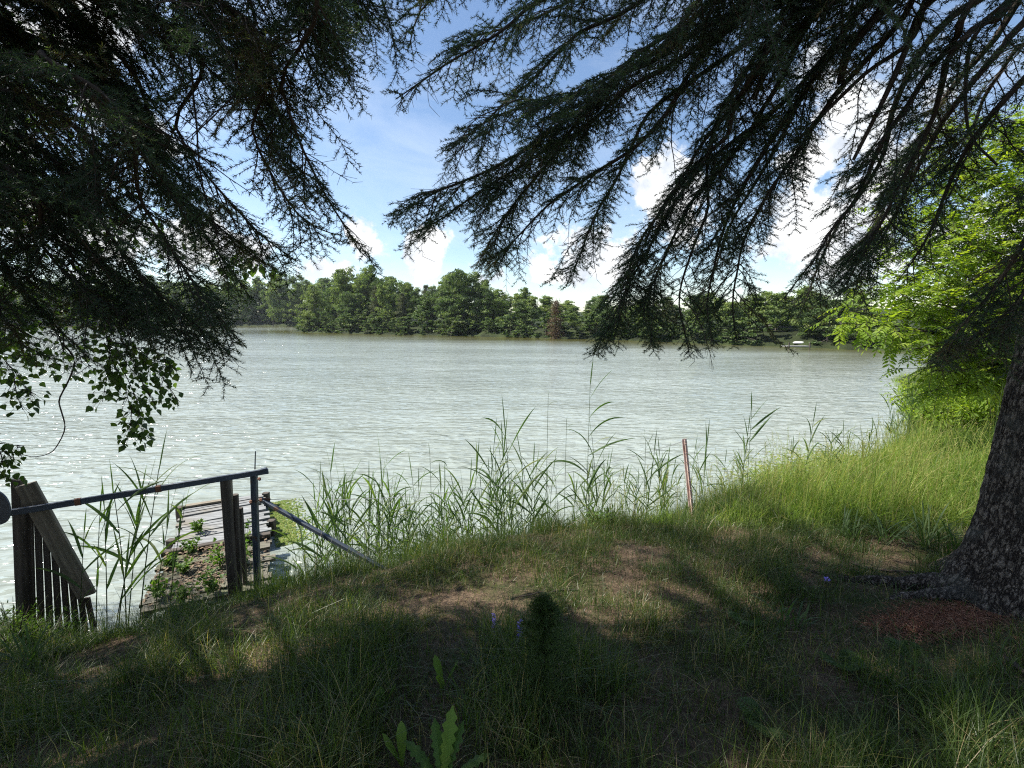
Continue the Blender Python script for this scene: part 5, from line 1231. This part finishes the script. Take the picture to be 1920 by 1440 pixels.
    # seed heads standing above the tall grass
    k = rng.choice(len(P), 1500, replace=False); P3 = P[k]; m_ = len(k); hh = rng.uniform(.45, .95, m_) * (.6 + .5 * c[k]); ln = rng.normal(0, .13, (m_, 2)); mb = MB()
    Q = P3 + np.concatenate([ln * hh[:, None] * .4, hh[:, None] * .6], 1); E = P3 + np.concatenate([ln * hh[:, None] * 1.1, hh[:, None]], 1); sticks(mb, P3, Q, .0017, .0014, .93); sticks(mb, Q, E, .0014, .0009, .93)
    for q in range(9):
        f = .78 + .025 * q; a = P3 * 0 + Q + (E - Q) * ((f - .6) / .4); sticks(mb, a, a + rng.normal(0, .014, (m_, 3)) + [.006, 0, .016], .0022, .0012, rng.uniform(.8, 1, m_))
    tag(mb.build('seed_heads', M_GRASS_TALL), 'pale seed heads above the sunlit grass on the right bank', 'grass', kind='stuff')
    # needle litter and little twigs on the bare soil
    n = 60000; x = rng.uniform(-6, 6, n); y = rng.uniform(.8, 5.6, n); k = in_wedge(x, y) & (lake_sd(np.stack([x, y], -1)) > .2); x, y = x[k], y[k]; n = len(x); P = np.stack([x, y, ground_z(np.stack([x, y], -1)) + rng.uniform(.001, .012, n)], -1)
    a = rng.uniform(0, 6.28, n); l = rng.gamma(2.2, .018, n) + .01; e = P + np.stack([np.cos(a) * l, np.sin(a) * l, rng.normal(0, .006, n)], -1); mb = MB(); w = rng.uniform(.0006, .0017, n)
    sticks(mb, P, e, w, w * .7, rng.random(n)); tag(mb.build('needle_litter', M_LITTER), 'brown needles and little twigs on the bare soil', 'litter', kind='stuff')
build_grass()

def build_red_litter():
    rng = rng_of(19); mb = MB()
    for cx, cy, sx, sy, n in ((2.66, 2.70, .2, .09, 4200), (3.3, 2.3, .25, .10, 3000)):
        x = rng.normal(cx, sx, n); y = rng.normal(cy, sy, n); P = np.stack([x, y, ground_z(np.stack([x, y], -1)) + rng.uniform(.002, .02, n)], -1); a = rng.uniform(0, 6.28, n); l = rng.uniform(.012, .05, n)
        sticks(mb, P, P + np.stack([np.cos(a) * l, np.sin(a) * l, rng.normal(0, .006, n)], -1), .0017, .001, rng.random(n))
    tag(mb.build('red_needle_litter', M_RED_LITTER), 'reddish heap of fallen needles at the foot of the spruce trunk', 'litter', kind='stuff')
build_red_litter()

def strap_leaf(mb, p, az, l, w, el, bend, tint, lobes=0, n=13):
    s = np.linspace(0, 1, n); e = el - bend * s ** 1.4; d = np.stack([np.cos(e) * math.cos(az), np.cos(e) * math.sin(az), np.sin(e)], -1)
    C = p + np.vstack([[0, 0, 0], np.cumsum(d[:-1] * l / (n - 1), 0)]); sd = np.array([-math.sin(az), math.cos(az), 0]); nn = np.cross(d, sd)
    prof = np.interp(s, [0, .15, .45, .75, .92, 1], [.12, .35, .8, 1.0, .6, .05])
    if lobes: prof = prof * (1 - .42 * (np.arange(n) % 2)); prof[-1] = .05
    ww = (w * .5 * prof)[:, None]; V = np.stack([C - sd * ww + nn * ww * -.25, C, C + sd * ww + nn * ww * -.25], 1).reshape(-1, 3); i = np.arange(n - 1)[:, None] * 3
    mb.quads(V, np.concatenate([np.stack([i, i + 1, i + 4, i + 3], -1), np.stack([i + 1, i + 2, i + 5, i + 4], -1)]).reshape(-1, 4), tint)
def build_plants():
    # large toothed leaves in front
    p = W(828, 1420, 1.62); p[2] = gz(p[0], p[1]); t = tag(bpy.data.objects.new('dandelion', None), 'big toothed dandelion leaves standing in the grass nearest the viewer', 'plant'); COL.objects.link(t); t.location = p
    mb = MB(); base = p
    for az, l, w, el, bend, ti in ((1.25, .31, .075, 1.35, .35, .8), (.9, .26, .06, 1.25, .5, .25), (1.9, .25, .06, 1.1, .7, .4), (2.6, .24, .06, .9, .8, .4), (.2, .24, .06, .9, .8, .45), (4.2, .18, .05, .7, .7, .5)):
        strap_leaf(mb, base, az, l, w, el, bend, ti, lobes=1, n=17)
    mb.build('leaves', M_LEAF_WEED, t)
    for q, (px, py, Y, lb) in enumerate([(715, 1290, 2.05, 'pair of small upright dock leaves in the grass left of the big toothed leaves'), (832, 1300, 2.2, 'short bright dock leaf behind the big toothed leaves'), (752, 1370, 1.75, 'faint broad leaf among the dark grass left of the toothed leaves')]):
        p = W(px, py, Y); p[2] = gz(p[0], p[1]); mb = MB(); rg = rng_of(q + 60)
        for k in range(3): strap_leaf(mb, p, rg.uniform(0, 6.28), rg.uniform(.12, .2), .045, 1.3, .4, rg.uniform(.4, .9))
        tag(mb.build('dock_plant', M_LEAF_WEED), lb, 'plant')
    # feathery dark plant
    p = W(1018, 1400, 1.95); p[2] = gz(p[0], p[1]); h = W(1018, 1130, 1.95)[2] - p[2]; t = thing('feathery_plant', 'tall dark feathery plant shaped like a little fir in the foreground grass', 'plant', p); st, fe = MB(), MB(); rg = rng_of(71)
    tube(st, np.array([p, p + [.01, 0, h * .5], p + [0, .02, h]]), [.005, .004, .0015], 5)
    for k in range(230):
        f = rg.uniform(.04, 1); z = h * f; a = rg.uniform(0, 6.28); l = .22 * (1 - f) ** .7 * rg.uniform(.6, 1.1) + .02; b = p + [0, .01 * f, z]; e = b + np.array([math.cos(a) * l, math.sin(a) * l, l * .45]); sticks(st, [b], [e], .0014, .0008)
        m_ = 34; u = rg.random((m_, 1)); c = b + (e - b) * u; d = nrm((e - b) * .5 / l + rand_dirs(rg, m_) * .8); sticks(fe, c, c + d * rg.uniform(.012, .035, (m_, 1)), .0012, .0006, rg.uniform(.25, .75, m_))
    st.build('stem', M_GRASS, t); fe.build('fronds', M_LEAF_BIRCH, t)
    # flower spikes
    for px, py, pt, Y, lb in ((975, 1210, 1160, 2.55, 'bright purple flower spike beside the feathery plant'), (926, 1190, 1150, 2.75, 'fainter purple flower spike left of the bright one'), (1548, 1112, 1084, 3.0, 'small blue flower in the grass near the tree roots')):
        p = W(px, py, Y); g = gz(p[0], p[1]); t = thing('flower_spike', lb, 'flower', (p[0], p[1], g)); st, fl = MB(), MB(); zt = W(px, pt, Y)[2]; rg = rng_of(int(px))
        tube(st, np.array([[p[0], p[1], g - .02], [p[0], p[1], (g + zt) / 2], [p[0] + .005, p[1], zt]]), [.003, .0025, .0012], 5)
        zb = p[2] if px != 1548 else zt - .022; n = 70 if px != 1548 else 16; z = rg.uniform(zb, zt, n); a = rg.uniform(0, 6.28, n); c = np.stack([p[0] + np.cos(a) * .004, p[1] + np.sin(a) * .004, z], -1); d = nrm(np.stack([np.cos(a), np.sin(a), np.full(n, .5)], -1))
        scatter(fl, LEAFLET_V * [1.8, 1, 1], LEAFLET_T, c, frames(d, np.array([0, 0, 1.0]) + rg.normal(0, .2, (n, 3))), rg.uniform(.013, .023, n), rg.random(n)); st.build('stem', M_GRASS, t); fl.build('petals', M_FLOWER, t)
    # weeds at the foot of the left panel and along the water there
    for q, (px, py, Y, h, r_, mat, lb) in enumerate([(10, 1090, 4.4, .55, .30, M_LEAF_BIRCH, 'dark leafy bush at the water left of the wooden wing panel'), (95, 1185, 3.75, .35, .3, M_LEAF_WEED, 'narrow-leaved weed clump in front of the dark upright boards'), (20, 1190, 3.6, .34, .3, M_LEAF_WEED, 'weed clump at the left end of the bank under the rail'),
                                                      (590, 1085, 4.6, .32, .25, M_LEAF_WEED, 'leafy weed at the foot of the reed bed near the steel post'), (505, 1080, 4.9, .42, .22, M_LEAF_WEED, 'tall leafy weed just behind the steel post'), (1130, 1020, 5.2, .34, .25, M_LEAF_WEED, 'bright leafy weed at the foot of the tallest reed')]):
        p = W(px, py, Y); leafy_shrub('weed_clump', lb, 'plant', p[0], p[1], h, r_, 800 + q, mat, n_stems=16, leaf=.055, per=34, width_l=.9 if q in (0, 5) else .5)
    # dark arching sedge tufts where the shade meets the bright grass
    rg = rng_of(311)
    for q, (px, py, Y, n_, l_, lb) in enumerate([(1735, 1035, 3.75, 34, .42, 'large dark sedge tuft beside the spruce trunk against the bright grass'), (1660, 1030, 3.9, 26, .32, 'dark sedge tuft at the end of the tree root'), (1590, 1010, 4.1, 22, .28, 'smaller dark sedge tuft left of the tree root'),
                                                 (1790, 1015, 3.6, 20, .34, 'dark sedge tuft tucked against the trunk'), (55, 1270, 3.0, 24, .34, 'pale green sedge tuft at the left edge above the bare soil'), (1480, 1180, 2.7, 22, .22, 'tuft of bright grass in the middle of the dark foreground')]):
        p = W(px, py, Y); p[2] = gz(p[0], p[1]); mb = MB()
        for k in range(n_): strap_leaf(mb, p + np.append(rg.normal(0, .035, 2), 0), rg.uniform(0, 6.28), l_ * rg.uniform(.55, 1.2), .013, rg.uniform(.8, 1.5), rg.uniform(.2, 1.5), float(np.clip(rg.normal(.4, .2), 0, 1)))
        tag(mb.build('sedge_tuft', M_REED), lb, 'plant')
    # fern fronds and other small green things in the shaded foreground
    rg = rng_of(99)
    spots = [(1400, 1140, 2.75, 'single fern frond in the middle of the shaded grass'), (1575, 1230, 2.25, 'fern between the root and the dark foreground'), (1440, 1330, 1.85, 'fern frond in the dark grass below the sunlit patch'), (1630, 1425, 1.6, 'fern at the bottom edge right of the middle'),
             (1850, 1300, 1.9, 'fern in the dark corner below the spruce trunk'), (60, 1425, 1.65, 'pale fern frond in the bottom corner below the bare soil'), (1720, 1200, 2.3, 'fern beside the red needle litter at the trunk')]
    for px, py, Y, lb in spots:
        p = W(px, py, Y); p[2] = gz(p[0], p[1]); mb = MB()
        for k in range(4):
            az = rg.uniform(0, 6.28); l = rg.uniform(.10, .17); s = np.linspace(0, 1, 14); e = 1.15 - 1.1 * s; d = np.stack([np.cos(e) * math.cos(az), np.cos(e) * math.sin(az), np.sin(e)], -1); C = p + np.cumsum(d * l / 14, 0); sticks(mb, C[:-1], C[1:], .0016, .0013, .4)
            sd = np.array([-math.sin(az), math.cos(az), 0])
            for q in (-1, 1): scatter(mb, LEAFLET_V * [.9, 1, 1], LEAFLET_T, C[2:], frames(nrm(sd * q + d[2:] * .35), np.broadcast_to([0, 0, 1.0], (12, 3))), .055 * np.sin(np.linspace(.5, 3.0, 12)) + .01, rg.uniform(.3, .8, 12))
        tag(mb.build('fern', M_LEAF_BIRCH), lb, 'fern')
    # fallen sticks
    for pts, r_, lb in ([(1085, 1100, 3.35), (1010, 1118, 3.25), (960, 1135, 3.2)], .008, 'crooked fallen stick on the bare soil in the middle'), ([(1600, 1030, 3.6), (1680, 1048, 3.4), (1740, 1062, 3.3)], .012, 'pale broken stick lying along the tree root'), ([(1905, 1135, 2.3), (1960, 1190, 2.1)], .016, 'thick stick beside the trunk at the edge of the picture'), ([(560, 1130, 3.5), (640, 1150, 3.3)], .006, 'thin stick in the grass near the steel post'):
        q = [W(*a) for a in pts]; P = catmull(q, .03); P[:, 2] = ground_z(P[:, :2]) + r_ * 1.2 + (fbm(P * 6, 4, 2) - .4) * .03; mb = MB(); tube(mb, P, np.linspace(r_, r_ * .5, len(P)), 6, .8); tag(mb.build('fallen_stick', M_TWIG, smooth=True), lb, 'stick')
build_plants()

# ------------------------------------------------------------------ thin summer haze over the lake
def build_haze():
    lo, hi = np.array([-460, -60, -4.5]), np.array([330, 330, 40]); mb = MB()
    V = np.array([[(lo, hi)[a][0], (lo, hi)[b][1], (lo, hi)[d][2]] for a in (0, 1) for b in (0, 1) for d in (0, 1)])
    mb.quads(V, [[0, 1, 3, 2], [4, 6, 7, 5], [0, 4, 5, 1], [2, 3, 7, 6], [0, 2, 6, 4], [1, 5, 7, 3]])
    m_ = bpy.data.materials.new('haze_air'); m_.use_nodes = True; nt = m_.node_tree; nt.nodes.clear()
    out = nt.nodes.new('ShaderNodeOutputMaterial'); v = nt.nodes.new('ShaderNodeVolumePrincipled'); v.inputs['Color'].default_value = (.80, .88, 1.0, 1); v.inputs['Density'].default_value = .00014; v.inputs['Anisotropy'].default_value = .2
    nt.links.new(v.outputs[0], out.inputs['Volume']); m_.cycles.homogeneous_volume = True
    tag(mb.build('haze', m_), 'thin pale haze over the lake', 'haze', kind='stuff')
build_haze()
